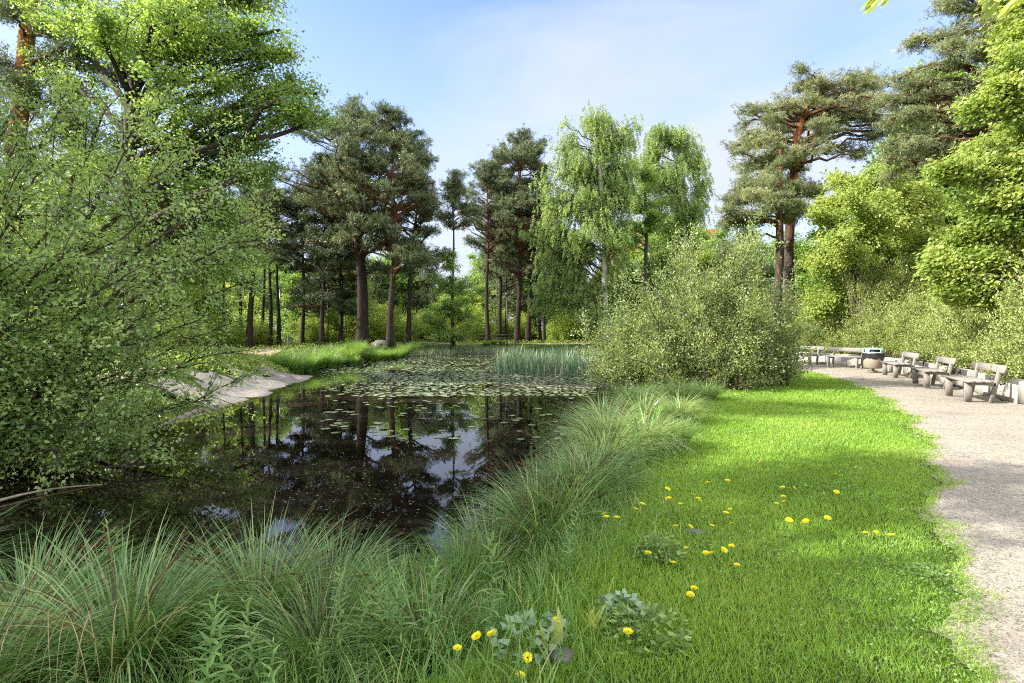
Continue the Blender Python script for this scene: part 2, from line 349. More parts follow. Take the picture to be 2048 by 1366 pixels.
def axis(lo, hi, step, ext, g=1.22):
    a = list(np.arange(lo, hi+1e-6, step)); s = step
    while a[-1] < ext: s *= g; a.append(a[-1]+s)
    s = step
    while a[0] > -ext: s *= g; a.insert(0, a[0]-s)
    return np.array(a)
gx = axis(-18, 18, .22, 700); gy = axis(-3, 50, .25, 900)
X, Y = np.meshgrid(gx, gy); pts = np.stack([X.ravel(), Y.ravel()], 1)
HG = height(pts); 
nx, ny = len(gx), len(gy)
HGR = HG.reshape(ny, nx)
ii = (np.arange(ny-1)[:, None]*nx+np.arange(nx-1)[None]).ravel()
link('ground', mesh('ground', np.column_stack([pts, HG]), np.stack([ii, ii+1, ii+nx+1, ii+nx], 1), GROUND, smooth=True), kind='structure')
def H(x, y):                          # height of the ground sheet itself (bilinear)
    x = np.atleast_1d(np.asarray(x, float)); y = np.atleast_1d(np.asarray(y, float))
    i = np.clip(np.searchsorted(gx, x)-1, 0, nx-2); j = np.clip(np.searchsorted(gy, y)-1, 0, ny-2)
    a = (x-gx[i])/(gx[i+1]-gx[i]); b = (y-gy[j])/(gy[j+1]-gy[j])
    return (HGR[j, i]*(1-a)+HGR[j, i+1]*a)*(1-b)+(HGR[j+1, i]*(1-a)+HGR[j+1, i+1]*a)*b
def hz(x, y): return float(H(x, y)[0])

# water
wx = np.linspace(-17, 10, 50); wy = np.linspace(2, 47, 60); XX, YY = np.meshgrid(wx, wy)
k = (np.arange(59)[:, None]*50+np.arange(49)[None]).ravel()
link('pond_water', mesh('pond_water', np.column_stack([XX.ravel(), YY.ravel(), np.full(XX.size, WZ)]), np.stack([k, k+1, k+51, k+50], 1), WATER, smooth=True), kind='structure')

# main gravel path: between the ragged lawn edge and the wall
def strip(name, left, right, mat, n=12, off=.012, jag=0):
    m = len(left); v = []
    for i in range(m):
        for j in range(n):
            q = left[i]*(1-j/(n-1))+right[i]*j/(n-1); v.append(q)
    v = np.array(v)
    z = H(v[:, 0], v[:, 1])+off
    i = (np.arange(m-1)[:, None]*n+np.arange(n-1)[None]).ravel()
    return link(name, mesh(name, np.column_stack([v, z]), np.stack([i, i+1, i+n+1, i+n], 1), mat, smooth=True), kind='structure')
def resample(p, n):
    d = np.concatenate([[0], np.cumsum(np.linalg.norm(np.diff(p, axis=0), axis=1))]); t = np.linspace(0, d[-1], n)
    return np.column_stack([np.interp(t, d, p[:, 0]), np.interp(t, d, p[:, 1])])
pl = resample(PATHL, 420); wl = resample(WALL, 420)
pl2 = pl.copy(); s_ = np.arange(420)
pl2[:, 0] += .05*np.sin(s_*.9)+.04*np.sin(s_*2.3+1)+.10*np.sin(s_*.27)+rng.normal(0, .02, 420)
strip('gravel_path', pl2, wl-np.array([.02, 0]), GRAVEL, n=24)
def ribbon(c, w):
    c = smooth_poly(np.array(c, float), 8); d = np.gradient(c, axis=0); nrm = np.stack([-d[:, 1], d[:, 0]], 1); nrm = unit(nrm)
    ww = w*(1+.15*np.sin(np.arange(len(c))*.7))[:, None]/2
    return c+nrm*ww, c-nrm*ww
strip('left_bank_path', *ribbon([(-13, 4), (-12.2, 11), (-11.8, 17), (-13, 24), (-16.5, 34), (-20, 44), (-24, 56)], 2.3), DIRT, off=.03)
strip('far_path', *ribbon([(-19, 41), (-14, 42.5), (-8, 46), (0, 49.5), (9, 49), (14, 42), (12, 34)], 2.6), DIRT, off=.04)
# bare worn slab of the left bank, running down into the water
sl_c = []
for i in range(60):
    t = i/59; y = 13.2+t*8.6
    row = []
    xe = np.interp(y, [13, 14.7, 18, 21.6, 22], [-7.6, -7.7, -8.2, -8.7, -9.0])
    for j in range(26):
        s = j/25; x = xe+.5-(2.3-.7*t+.4*math.sin(i*.4)+.25*math.sin(i*1.1))*s
        row.append((x, y+.35*math.sin(s*3+i*.05)))
    sl_c += row
v = np.array(sl_c); z = H(v[:, 0], v[:, 1])+.10+.05*wob(v[:, 0], v[:, 1], 2.3)+.035*np.sin(v[:, 1]*3.2+v[:, 0]*.8)+.02*wob(v[:, 0], v[:, 1], 7)+.10*np.sin(np.clip(((v[:, 0]+11.4)/3.6), 0, 1)*math.pi)
k = (np.arange(59)[:, None]*26+np.arange(25)[None]).ravel()
link('rock_bank', mesh('rock_bank', np.column_stack([v, z]), np.stack([k, k+1, k+27, k+26], 1), SLAB, smooth=True), kind='structure')

# ------------------------------------------------------------------ foliage primitives
def leaves(C, size, ratio=.34, droop=0., flat=.0, dirs=None, fold=.12, r=rng):
    """folded diamond leaves: (n,3) centres -> verts, quads, rnd"""
    n = len(C); size = np.broadcast_to(size, (n,))*r.uniform(.7, 1.25, n)
    a = unit(r.normal(size=(n, 3))) if dirs is None else unit(dirs+r.normal(size=(n, 3))*.45)
    a[:, 2] = a[:, 2]*(1-flat)-droop; a = unit(a)
    q = r.normal(size=(n, 3)); q[:, 2] *= (1-flat)
    b = unit(np.cross(a, unit(np.cross(q, a)+np.array([0, 0, flat*2])))) if flat > 0 else unit(np.cross(a, q))
    nn = np.cross(a, b)
    s = size[:, None]
    v = np.empty((n, 4, 3)); v[:, 0] = C; v[:, 1] = C+s*(.45*a+ratio*b+fold*nn); v[:, 2] = C+s*a-s*.08*nn; v[:, 3] = C+s*(.45*a-ratio*b+fold*nn)
    f = (np.arange(n)*4)[:, None]+np.arange(4)[None]
    return v.reshape(-1, 3), f, np.repeat(r.uniform(0, 1, n), 4)
def blades(root, L, w, az, th0, bend, segs=5, r=rng, rnd=None, pw=1.3):
    n = len(root); dirx = np.stack([np.cos(az), np.sin(az), 0*az], 1); perp = np.stack([-np.sin(az), np.cos(az), 0*az], 1)
    tw = r.uniform(-.9, .9, n); perp = unit(perp*np.cos(tw)[:, None]+dirx*np.sin(tw)[:, None])
    p = root.copy().astype(float); V = np.empty((n, segs+1, 2, 3)); up = np.array([0, 0, 1.])
    for j in range(segs+1):
        t = j/segs; ww = (w*(1-t**2.2)*(.6+.4*min(1, t*3))+.0004)[:, None]/2
        V[:, j, 0] = p-perp*ww; V[:, j, 1] = p+perp*ww
        th = th0+bend*((j+.5)/segs)**pw
        p = p+(L/segs)[:, None]*(np.cos(th)[:, None]*up+np.sin(th)[:, None]*dirx)
    b = (np.arange(n)*(segs+1)*2)[:, None]+(np.arange(segs)*2)[None]
    f = np.stack([b, b+1, b+3, b+2], -1).reshape(-1, 4)
    rn = r.uniform(0, 1, n) if rnd is None else rnd
    return V.reshape(-1, 3), f, np.repeat(rn, (segs+1)*2)
def bez(a, b, c, n=5):
    t = np.linspace(0, 1, n)[:, None]; return (1-t)**2*a+2*t*(1-t)*b+t*t*c
class Foliage:
    def __init__(s): s.v = []; s.f = []; s.r = []; s.n = 0
    def add(s, v, f, r): s.v.append(v); s.f.append(f+s.n); s.r.append(r); s.n += len(v)
    def mesh(s, name, mat): return mesh(name, np.concatenate(s.v), np.concatenate(s.f), mat, rnd=np.concatenate(s.r))

def ell(n, lo, rg, p=.5):
    d = unit(rg.normal(size=(n, 3))); rr = rg.uniform(0, 1, n)**p
    return d*rr[:, None]*np.array(lo[3:6])+np.array(lo[0:3])
def grow(rg, trunk, lobes, kind, nleaf, leafs, density=1.0, spread=.35, start=(.15, .6), ntip=None, slope=.5, bare=.25, kb=5, droopstr=1.2, twigr=.012, limb=.06, sat=2):
    """skeleton + foliage in tree space. trunk: list (x,y,z,r). lobes: (x,y,z,rx,ry,rz).  Returns trunk MB, limb MB, Foliage"""
    T = np.array(trunk, float); tm = MB(); n = 26
    zz = np.linspace(0, 1, n); dd = np.concatenate([[0], np.cumsum(np.linalg.norm(np.diff(T[:, :3], axis=0), axis=1))]); dd /= dd[-1]
    pts = np.stack([np.interp(zz, dd, T[:, i]) for i in range(4)], 1)
    wb = pts[:, 3].max()*.35
    ph = rg.uniform(0, 6); pts[1:-1, 0] += wb*np.sin(zz[1:-1]*9+ph); pts[1:-1, 1] += wb*np.cos(zz[1:-1]*7+ph)
    if T[0, 3] > .1: pts[0, 3] *= 1.45; pts[1, 3] *= 1.12
    tm.tube(pts[:, :3], pts[:, 3], 10)
    lm = MB(); fo = Foliage(); tips = []; tipd = []
    sat_ = []
    for lo in lobes:
        for _ in range(sat):
            d = unit(rg.normal(size=3)); c = np.array(lo[:3])+d*np.array(lo[3:6])*rg.uniform(.8, 1.25); q = rg.uniform(.3, .55); sat_.append((*c, lo[3]*q, lo[4]*q, max(lo[5]*q, lo[3]*q*.5)))
    lobes = list(lobes)+sat_
    for lo in lobes:
        c = np.array(lo[:3]); hd = np.hypot(*(c[:2]-T[-1, :2]*0-np.array([np.interp(c[2], pts[:, 2], pts[:, 0]), np.interp(c[2], pts[:, 2], pts[:, 1])])))
        za = np.clip(c[2]-slope*hd-.1, pts[0, 2]+(pts[-1, 2]-pts[0, 2])*start[0], pts[-1, 2]*.985)
        p0 = np.array([np.interp(za, pts[:, 2], pts[:, i]) for i in range(3)]); r0 = float(np.interp(za, pts[:, 2], pts[:, 3]))
        rad = min(r0*.62, limb+.012*hd)
        mid = (p0+c)/2+np.array([0, 0, .12*hd])*(1 if slope >= 0 else -1)+rg.normal(size=3)*.1*hd
        pr = bez(p0, mid, c, 7); pr[1:-1] += rg.normal(size=(5, 3))*.035*hd
        lm.tube(pr, np.linspace(rad, rad*.35, 7), 5, False)
        vol = (lo[3]*lo[4]*lo[5])**(2/3)
        nt_ = int(min(400, max(5, density*vol*9))) if ntip is None else ntip
        tp = ell(nt_, lo, rg)
        for t in tp:
            s = rg.uniform(.25, 1); k = s*6; i = int(min(5, k)); st = pr[i]*(1-(k-i))+pr[i+1]*(k-i)
            m = (st+t)/2+rg.normal(size=3)*.12*np.linalg.norm(t-st)+np.array([0, 0, .06*np.linalg.norm(t-st)])
            b = bez(st, m, t, kb); lm.tube(b, np.linspace(max(twigr*1.6, rad*.22), twigr*.5, kb), 3, False)
            tips.append(b); tipd.append(unit(t-st))
    nt_ = len(tips); B = np.array(tips); D = np.array(tipd)
    if kind == 'leaf':
        i = rg.integers(0, nt_, nleaf); t = 1-rg.uniform(0, 1, nleaf)**1.5*(1-bare); k = t*(kb-1); a = np.minimum(k.astype(int), kb-2); fr = (k-a)[:, None]
        C = B[i, a]*(1-fr)+B[i, a+1]*fr+rg.normal(size=(nleaf, 3))*spread*np.array([1, 1, .6])*(.35+.65*rg.uniform(0, 1, (nleaf, 1)))
        v, f, r_ = leaves(C, leafs, .36, .25, .25, r=rg); cl = np.clip(rg.normal(.5, .22, nt_)[i]+rg.normal(0, .18, nleaf), 0, 1); fo.add(v, f, np.repeat(cl, 4))
    elif kind == 'layer':              # leaves hanging in flat sprays
        i = rg.integers(0, nt_, nleaf); t = 1-rg.uniform(0, 1, nleaf)**1.4*(1-bare); k = t*(kb-1); a = np.minimum(k.astype(int), kb-2); fr = (k-a)[:, None]
        C = B[i, a]*(1-fr)+B[i, a+1]*fr+rg.normal(size=(nleaf, 3))*spread*np.array([1, 1, .7])
        dr = D[i]*.8; dr[:, 2] = -.45
        v, f, r_ = leaves(C, leafs, .30, .25, .35, dirs=dr, r=rg); cl = np.clip(rg.normal(.5, .2, nt_)[i]+rg.normal(0, .2, nleaf), 0, 1); fo.add(v, f, np.repeat(cl, 4))
    elif kind == 'needle':             # tufts of needles along the shoots
        per = 11; ntu = nleaf//per
        i = rg.integers(0, nt_, ntu); t = 1-rg.uniform(0, 1, ntu)**1.6*.75; k = t*(kb-1); a = np.minimum(k.astype(int), kb-2); fr = (k-a)[:, None]
        C = B[i, a]*(1-fr)+B[i, a+1]*fr+rg.normal(size=(ntu, 3))*spread*np.array([1, 1, .5])
        d = unit(D[i]*.5+np.array([0, 0, .5])+rg.normal(size=(ntu, 3))*.5)
        CC = np.repeat(C, per, 0)+rg.normal(size=(ntu*per, 3))*.045; dr = unit(np.repeat(d, per, 0)+rg.normal(size=(ntu*per, 3))*.75)
        v, f, r_ = leaves(CC, leafs, .085, 0, 0, dirs=dr, fold=.02, r=rg)
        cl = np.clip(np.repeat(rg.normal(.45, .25, nt_)[i], per)+rg.normal(0, .15, ntu*per), 0, 1); fo.add(v, f, np.repeat(cl, 4))
    elif kind == 'weep':               # hanging birch strings
        ns = nleaf//26
        i = rg.integers(0, nt_, ns); k = rg.uniform(.4, 1, ns)*(kb-1); a = np.minimum(k.astype(int), kb-2); fr = (k-a)[:, None]
        st = B[i, a]*(1-fr)+B[i, a+1]*fr+rg.normal(size=(ns, 3))*spread
        Ln = rg.uniform(.3, 1, ns)*droopstr; oz = unit(st*np.array([1, 1, 0])-T[-1, :3]*np.array([1, 1, 0]))
        t = rg.uniform(0, 1, (ns, 26, 1))
        C = st[:, None]+t*Ln[:, None, None]*np.array([0, 0, -1])+oz[:, None]*(.25*np.sqrt(t))*Ln[:, None, None]+rg.normal(size=(ns, 26, 3))*.05
        cl = np.clip(np.repeat(rg.normal(.5, .22, nt_)[i], 26)+rg.normal(0, .18, ns*26), 0, 1)
        v, f, r_ = leaves(C.reshape(-1, 3), leafs, .36, .5, 0, r=rg); fo.add(v, f, np.repeat(cl, 4))
        for q in range(0, ns, 3):
            s0 = st[q]; lm.tube([s0, s0+oz[q]*.2*Ln[q]+np.array([0, 0, -.5*Ln[q]]), s0+oz[q]*.25*Ln[q]+np.array([0, 0, -Ln[q]])], [.008, .006, .003], 3, False)
    return tm, lm, fo
def tree(name, loc, trunk, lobes, kind, mat, tb, lb, nleaf, leafs, seed, label, cat='tree', group=None, crown='crown', **kw):
    rg = np.random.default_rng(seed); t = empty(name, loc, label=label, cat=cat, group=group)
    tm, lm, fo = grow(rg, trunk, lobes, kind, nleaf, leafs, **kw)
    tm.build('trunk', tb, t, smooth=True); lm.build('branches', lb, t, smooth=True); link(crown, fo.mesh(crown, mat), t)
    return t
def px_lobes(base, Yd, lst, depth=1.0, vs=1.0):
    """lobes given as (u, v, ru, rv[, dY]) in photo pixels at distance Yd+dY -> tree space metres"""
    o = []
    for l in lst:
        y = Yd+(l[4] if len(l) > 4 else 0); c = P(l[0], l[1], y); o.append((c[0]-base[0], c[1]-base[1], c[2]-base[2], l[2]/F*y, l[2]/F*y*depth, l[3]/F*y*vs))
    return o
def base_at(u, Yd): x = (u-CU)/F*Yd; return np.array([x, Yd, hz(x, Yd)-.08])
def px_trunk(base, Yd, lst):
    o = []
    for u, v, wpx in lst: c = P(u, v, Yd); o.append((c[0]-base[0], 0, max(0, c[2]-base[2]), wpx/2/F*Yd))
    o[0] = (o[0][0], 0, 0, o[0][3]); return o
exec_order = []
# ------------------------------------------------------------------ left big broadleaf tree
b = base_at(262, 18)
tree('aspen_tree', b, px_trunk(b, 18, [(262, 700, 34), (265, 340, 30), (270, 200, 24), (285, 60, 18), (300, -150, 8), (305, -260, 3)]),
     px_lobes(b, 18, [(300, -120, 200, 120), (480, -60, 110, 90), (420, 60, 130, 80), (540, 130, 75, 60), (560, 60, 50, 30, -1), (350, 160, 80, 60, -2), (520, 230, 110, 70), (610, 215, 50, 45), (390, 300, 90, 60), (500, 330, 80, 60, 1),
                      (180, 60, 130, 90), (120, 180, 90, 80, 2), (170, 330, 90, 80, 2), (300, 430, 130, 90, 2), (460, 450, 90, 70, 2), (410, 560, 110, 60, 3), (240, 60, 70, 70, -2), (380, 20, 90, 60, -2), (330, 30, 90, 60, 2), (80, 420, 120, 90, 3), (370, 420, 75, 50, 1), (350, 500, 70, 45, 2), (440, 380, 60, 40, 1)], .8, 1.15),
     'leaf', L_LINDEN, B_DARK, B_DARK, 150000, .105, 11, 'tall green broadleaf tree with dark bare trunk and limbs showing on the left bank', spread=.33, density=.8, limb=.07)
b = base_at(40, 20)
tree('pine_tree', b, px_trunk(b, 20, [(30, 700, 32), (40, 300, 30), (45, 60, 26), (55, -200, 14), (60, -330, 5)]),
     px_lobes(b, 20, [(110, 60, 60, 25), (160, 130, 70, 22), (90, 200, 70, 30), (180, 260, 60, 25), (30, -60, 120, 60), (120, -160, 90, 60), (0, 130, 60, 40), (60, 330, 80, 35), (-60, 0, 90, 60), (-60, 240, 80, 50)], .9),
     'needle', L_PINE, B_PINE, B_PBR, 52000, .17, 12, 'red barked pine at the left edge behind the willow, with long drooping twiggy limbs', 'pine tree', limb=.05, slope=.15, spread=.25)

# arching sallow over the water at left
rg = np.random.default_rng(21)
base = np.array([-8.6, 7.2, hz(-8.6, 7.2)-.1])
t = empty('willow_shrub', base, label='large willow bush with arching dark stems leaning over the water at left', cat='willow bush')
st = MB(); fo = Foliage(); tw = []
ends = [P(u, v, y) for u, v, y in [(540, 420, 9.5), (500, 330, 9.5), (520, 560, 9.5), (480, 640, 9), (430, 260, 9.5), (330, 200, 9.5), (240, 190, 9), (150, 200, 8.5), (60, 190, 8), (10, 260, 7), (520, 480, 8.5), (440, 400, 8), (350, 330, 8),
        (250, 300, 7.5), (120, 320, 7), (20, 380, 6.5), (440, 720, 8.5), (420, 800, 8), (380, 870, 7.6), (330, 930, 7.2), (480, 760, 9.5), (330, 620, 7), (240, 560, 6.6), (140, 500, 6.2), (40, 520, 6), (280, 760, 7), (200, 850, 6.8), (120, 900, 6.6),
        (380, 500, 7.5), (300, 430, 7.4), (450, 500, 9), (60, 700, 6.2), (170, 680, 6.5), (-60, 300, 7), (-80, 500, 6), (-100, 650, 6), (400, 640, 8), (260, 900, 7), (500, 700, 9.2), (-40, 850, 6), (30, 820, 6.4), (190, 400, 7), (90, 600, 6)]]
for e in ends:
    s0 = base+np.array([rg.uniform(-.5, .9), rg.uniform(-.7, .9), .1]); d = e-s0; hd = np.hypot(d[0], d[1])
    mid = s0+d*.45+np.array([0, 0, max(.25*abs(d[2]), .10*hd)])+rg.normal(size=3)*.25
    b1 = bez(s0, mid, e, 12); b1[1:-1] += rg.normal(size=(10, 3))*.05
    st.tube(b1-base, np.linspace(rg.uniform(.035, .06), .008, 12), 6, False)
    for q in range(34):
        k = rg.uniform(2.2, 11); i = int(min(10, k)); p = b1[i]*(1-(k-i))+b1[i+1]*(k-i)
        dirn = unit(unit(d)*.6+rg.normal(size=3)*.7+np.array([0, 0, .15])); ln = rg.uniform(.4, 1.15)*(.6+.4*(1-k/11)+.2)
        b2 = bez(p, p+dirn*ln*.5+np.array([0, 0, .06]), p+dirn*ln+np.array([0, 0, -.1*ln]), 5); st.tube(b2-base, np.linspace(.009, .003, 5), 3, False); tw.append(b2)
B = np.array(tw); n = 66000; i = rg.integers(0, len(B), n); k = (1-rg.uniform(0, 1, n)**1.3*.95)*4; a = np.minimum(k.astype(int), 3); fr = (k-a)[:, None]
C = B[i, a]*(1-fr)+B[i, a+1]*fr+rg.normal(size=(n, 3))*.06
low = C[:, 2] < WZ+.05; C = C[~low]; i = i[~low]
dr = unit(B[i, 4]-B[i, 0]); v, f, r_ = leaves(C-base, .062, .30, .05, .15, dirs=dr, r=rg)
cl = np.clip(rg.normal(.5, .22, len(B))[i]+rg.normal(0, .2, len(C)), 0, 1); fo.add(v, f, np.repeat(cl, 4))
st.build('stems', B_TWIG, t, smooth=True); link('foliage', fo.mesh('foliage', L_WILLOW), t)

# ------------------------------------------------------------------ multi-stem bushes
def bush(name, loc, dome, seed, mat, nleaf, leafs, label, nst=26, tw_per=22, cat='bush', group=None, smat=B_TWIG, floor=.15, twl=(.35, .9), core=.35, power=.5):
    """dome: list of (x,y,z,rx,ry,rz) volumes that stems reach into"""
    rg = np.random.default_rng(seed); t = empty(name, loc, label=label, cat=cat, group=group); st = MB(); tw = []
    for s in range(nst):
        lo = dome[s % len(dome)]; e = ell(1, lo, rg, power*.6)[0]; e[2] = max(e[2], floor)
        s0 = np.array([lo[0]*.25, lo[1]*.25, 0])+np.append(rg.normal(size=2)*core, 0)
        d = e-s0; mid = s0+d*np.array([.35, .35, .62]); b1 = bez(s0, mid, e, 9); b1[1:-1] += rg.normal(size=(7, 3))*.04
        st.tube(b1, np.linspace(rg.uniform(.018, .04), .006, 9), 5, False)
        for q in range(tw_per):
            k = rg.uniform(1.0, 8); i = int(min(7, k)); p = b1[i]*(1-(k-i))+b1[i+1]*(k-i)
            o = unit(p-np.array([0, 0, dome[0][2]*.5])); dirn = unit(o*.7+rg.normal(size=3)*.6+np.array([0, 0, .3])); ln = rg.uniform(*twl)
            b2 = bez(p, p+dirn*ln*.5, p+dirn*ln+np.array([0, 0, .05]), 4)
            if b2[:, 2].min() < .02: continue
            st.tube(b2, np.linspace(.008, .003, 4), 3, False); tw.append(b2)
    B = np.array(tw); n = nleaf; i = rg.integers(0, len(B), n); k = (1-rg.uniform(0, 1, n)**1.3*.95)*3; a = np.minimum(k.astype(int), 2); fr = (k-a)[:, None]
    C = B[i, a]*(1-fr)+B[i, a+1]*fr+rg.normal(size=(n, 3))*leafs*1.3
    C[:, 2] = np.maximum(C[:, 2], .03)
    v, f, _ = leaves(C, leafs, .30, 0, .1, dirs=unit(B[i, 3]-B[i, 0])+np.array([0, 0, .2]), r=rg); cl = np.clip(rg.normal(.5, .22, len(B))[i]+rg.normal(0, .18, n), 0, 1)
    fo = Foliage(); fo.add(v, f, np.repeat(cl, 4))
    st.build('stems', smat, t, smooth=True); link('foliage', fo.mesh('foliage', mat), t); return t
bush('willow_shrub', (5.35, 14.6, hz(5.35, 14.6)-.05), [(2.3, .3, 1.9, 1.2, 1.2, 1.5), (.6, .3, 3.7, 1.2, 1.2, 1.3), (-2.4, .4, 1.4, 1.1, 1.2, 1.3), (0, 0, 2.3, 2.0, 1.8, 2.3), (-1.7, 0, 1.4, 1.5, 1.5, 1.5), (1.7, .2, 1.6, 1.6, 1.5, 1.7), (.4, 0, 3.2, 1.4, 1.4, 1.6), (-.6, -.5, 1.5, 1.9, 1.4, 1.7), (2.4, .6, 1.1, 1.3, 1.3, 1.2), (-2.2, .2, .8, 1.1, 1.2, .9), (1.3, 0, 2.7, 1.3, 1.3, 1.4), (-1.0, 0, 2.5, 1.1, 1.2, 1.6)],
     31, L_BUSH, 125000, .062, 'broad rounded willow bush of many thin stems standing at the water edge beside the lawn', nst=108, tw_per=24, cat='willow bush', core=.7)

# ------------------------------------------------------------------ pines across the pond
def pine_lobes(rg, z0, z1, wmax, n):
    o = []
    for i in range(n):
        t = ((i+.5)/n)**.8; z = z0+(z1-z0)*t; w = wmax*(.45+.75*math.sin(math.pi*min(1, .10+t*.86)))*(1-.45*t**3)
        az = i*2.4+rg.uniform(-.9, .9); r = w*rg.uniform(.25, 1.0); s = rg.uniform(.14, .29)*wmax
        o.append((r*math.cos(az), r*math.sin(az), z+rg.uniform(-.9, .9)+.25*r, s*1.2, s*1.2, s*rg.uniform(.4, .8)))
    for q in range(4): o.append((rg.uniform(-.6, .6), 0, z1+rg.uniform(-1.2, .6), wmax*.14, wmax*.14, wmax*.25))
    return o
def pine(u, Yd, topv, basev_crown, wpx, label, seed, trunkpx, mat=L_PINE, nl=30000, n=22, skew=0, leafs=.23, group='pines beyond the pond', lean=0, vf=.4):
    b = base_at(u, Yd); rg = np.random.default_rng(seed); zt = P(0, topv, Yd)[2]-b[2]; zb = P(0, basev_crown, Yd)[2]-b[2]; w = 1.25*wpx/2/F*Yd; r = trunkpx/2/F*Yd
    l = lean/F*Yd
    return tree('pine_tree', b, [(0, 0, 0, r), (l*.3, 0, zt*.3, r*.68), (l*.6, 0, zt*.55, r*.48), (l, 0, zt*.8, r*.25), (l*1.1, 0, zt*.99, .03)], [(x+l*(z/zt), y, z, a, c, d) for x, y, z, a, c, d in pine_lobes(rg, zb, zt-.7, w, int(n*1.7))],
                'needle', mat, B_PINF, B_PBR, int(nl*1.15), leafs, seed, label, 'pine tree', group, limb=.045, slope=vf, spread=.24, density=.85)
pine(722, 38, 205, 520, 190, 'tall pine with the thickest dark trunk, tallest of the pines across the pond', 41, 20, nl=48000, n=28, lean=-15)
pine(735, 39.5, 300, 560, 150, 'reddish pine stem standing right behind the thick leaning pine', 42, 12, nl=26000, n=16, lean=-22)
pine(782, 37, 225, 560, 150, 'straight rough barked pine beside the grey boulder across the pond', 43, 15, nl=46000, n=27, lean=8)
pine(813, 41, 290, 560, 110, 'pine with swept right hand limbs, just right of the straight rough barked pine', 44, 11, nl=34000, n=20, lean=25)
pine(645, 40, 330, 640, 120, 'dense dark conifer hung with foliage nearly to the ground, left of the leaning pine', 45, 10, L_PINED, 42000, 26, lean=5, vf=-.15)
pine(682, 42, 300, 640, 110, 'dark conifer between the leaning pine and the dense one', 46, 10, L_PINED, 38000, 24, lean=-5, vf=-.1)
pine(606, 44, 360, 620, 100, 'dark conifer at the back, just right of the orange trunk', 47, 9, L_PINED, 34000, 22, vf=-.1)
pine(906, 43, 345, 470, 70, 'thin pine with a bare crooked top in the gap of the tree line', 48, 8, nl=13000, n=10)
pine(975, 50, 330, 520, 120, 'leftmost pine of the dark cluster between the gap and the big birch', 49, 10, nl=32000, n=20)
pine(1036, 50, 268, 560, 135, 'tallest pine of the dark cluster left of the big birch', 50, 13, nl=46000, n=27, lean=6)
pine(1056, 52, 290, 560, 90, 'rightmost stout pine trunk of the dark cluster, touching the big birch', 51, 12, nl=30000, n=18, lean=10)
pine(1001, 53, 300, 560, 110, 'slim pine inside the dark cluster', 52, 9, nl=28000, n=18)
# stems seen between the trees: (u, Y, width px, v of crown top)
stem_lab = {448: 'dark pine stem just right of the willow, furthest left of the row', 483: 'slim pine stem left of the stout black trunk', 502: 'stout black pine trunk behind the left bank shrubs', 527: 'pale brown pine stem right of the stout black trunk', 540: 'leaning dark pine stem left of the orange trunk',
            556: 'pine with a smooth orange trunk beside the far fence', 1012: 'thin trunk behind the dark pine cluster', 1080: 'left of the two twin stems under the birch', 1089: 'right of the two twin stems under the birch', 1290: 'dark tree in front of the peach house'}
for q, (u, Yd, wd, tv, w) in enumerate([(448, 44, 7, 400, 80), (483, 46, 8, 380, 90), (502, 40, 14, 330, 120), (527, 48, 8, 350, 90), (540, 43, 9, 370, 90), (556, 44, 9, 380, 80), (1012, 58, 6, 380, 90), (1080, 54, 7, 400, 80), (1089, 52, 7, 390, 80)]):
    pine(u, Yd, tv, 520, w, stem_lab[u], 60+q, wd, nl=14000, n=12)

# birches
def birch(u, Yd, topv, botv, lobes, seed, label, nl, tr, leafs=.12, ds=1.0):
    b = base_at(u, Yd); zt = P(0, topv, Yd)[2]-b[2]
    return tree('birch_tree', b, tr(b), px_lobes(b, Yd, lobes, .8), 'weep', L_BIRCH, B_BIRCH, B_TWIG, int(nl*2.8), leafs, seed, label, 'birch tree', 'birches beyond the pond', density=1.5, spread=.3, droopstr=ds, limb=.03)
birch(1200, 45, 205, 560, [(1240, 270, 40, 40), (1245, 330, 40, 45), (1140, 340, 45, 45, 1), (1200, 390, 70, 60, 1), (1150, 480, 60, 50), (1240, 450, 45, 60), (1120, 500, 55, 50, 1), (1190, 240, 45, 35), (1130, 290, 35, 40), (1215, 300, 50, 45), (1165, 340, 60, 45), (1235, 380, 40, 50), (1120, 400, 55, 45), (1190, 430, 60, 50), (1090, 450, 40, 40), (1100, 540, 45, 50), (1150, 580, 50, 50), (1220, 500, 40, 60), (1080, 600, 30, 40), (1190, 620, 50, 40)],
      81, 'tall weeping birch, the biggest light green tree across the pond', 66000, lambda b: px_trunk(b, 45, [(1215, 690, 14), (1208, 480, 10), (1200, 360, 8), (1190, 230, 3)]))
birch(1360, 50, 245, 560, [(1350, 275, 55, 30), (1300, 300, 30, 40), (1395, 320, 30, 45), (1340, 350, 50, 40), (1400, 390, 25, 40), (1300, 370, 25, 35), (1370, 420, 40, 30)],
      82, 'smaller airy birch with forked white stem above the peach house', 26000, lambda b: px_trunk(b, 50, [(1375, 690, 10), (1370, 440, 7), (1355, 330, 5), (1345, 260, 3)]))
b = base_at(1290, 48)
tree('broadleaf_tree', b, px_trunk(b, 48, [(1290, 690, 8), (1292, 480, 7), (1290, 380, 4), (1288, 340, 2)]), px_lobes(b, 48, [(1290, 350, 35, 30), (1265, 400, 30, 30), (1315, 410, 35, 30), (1285, 450, 45, 25), (1250, 480, 40, 30)], .8), 'leaf', L_LINDEN, B_DARK, B_DARK, 22000, .16, 83,
     'small dark round tree between the two birches, in front of the peach house')

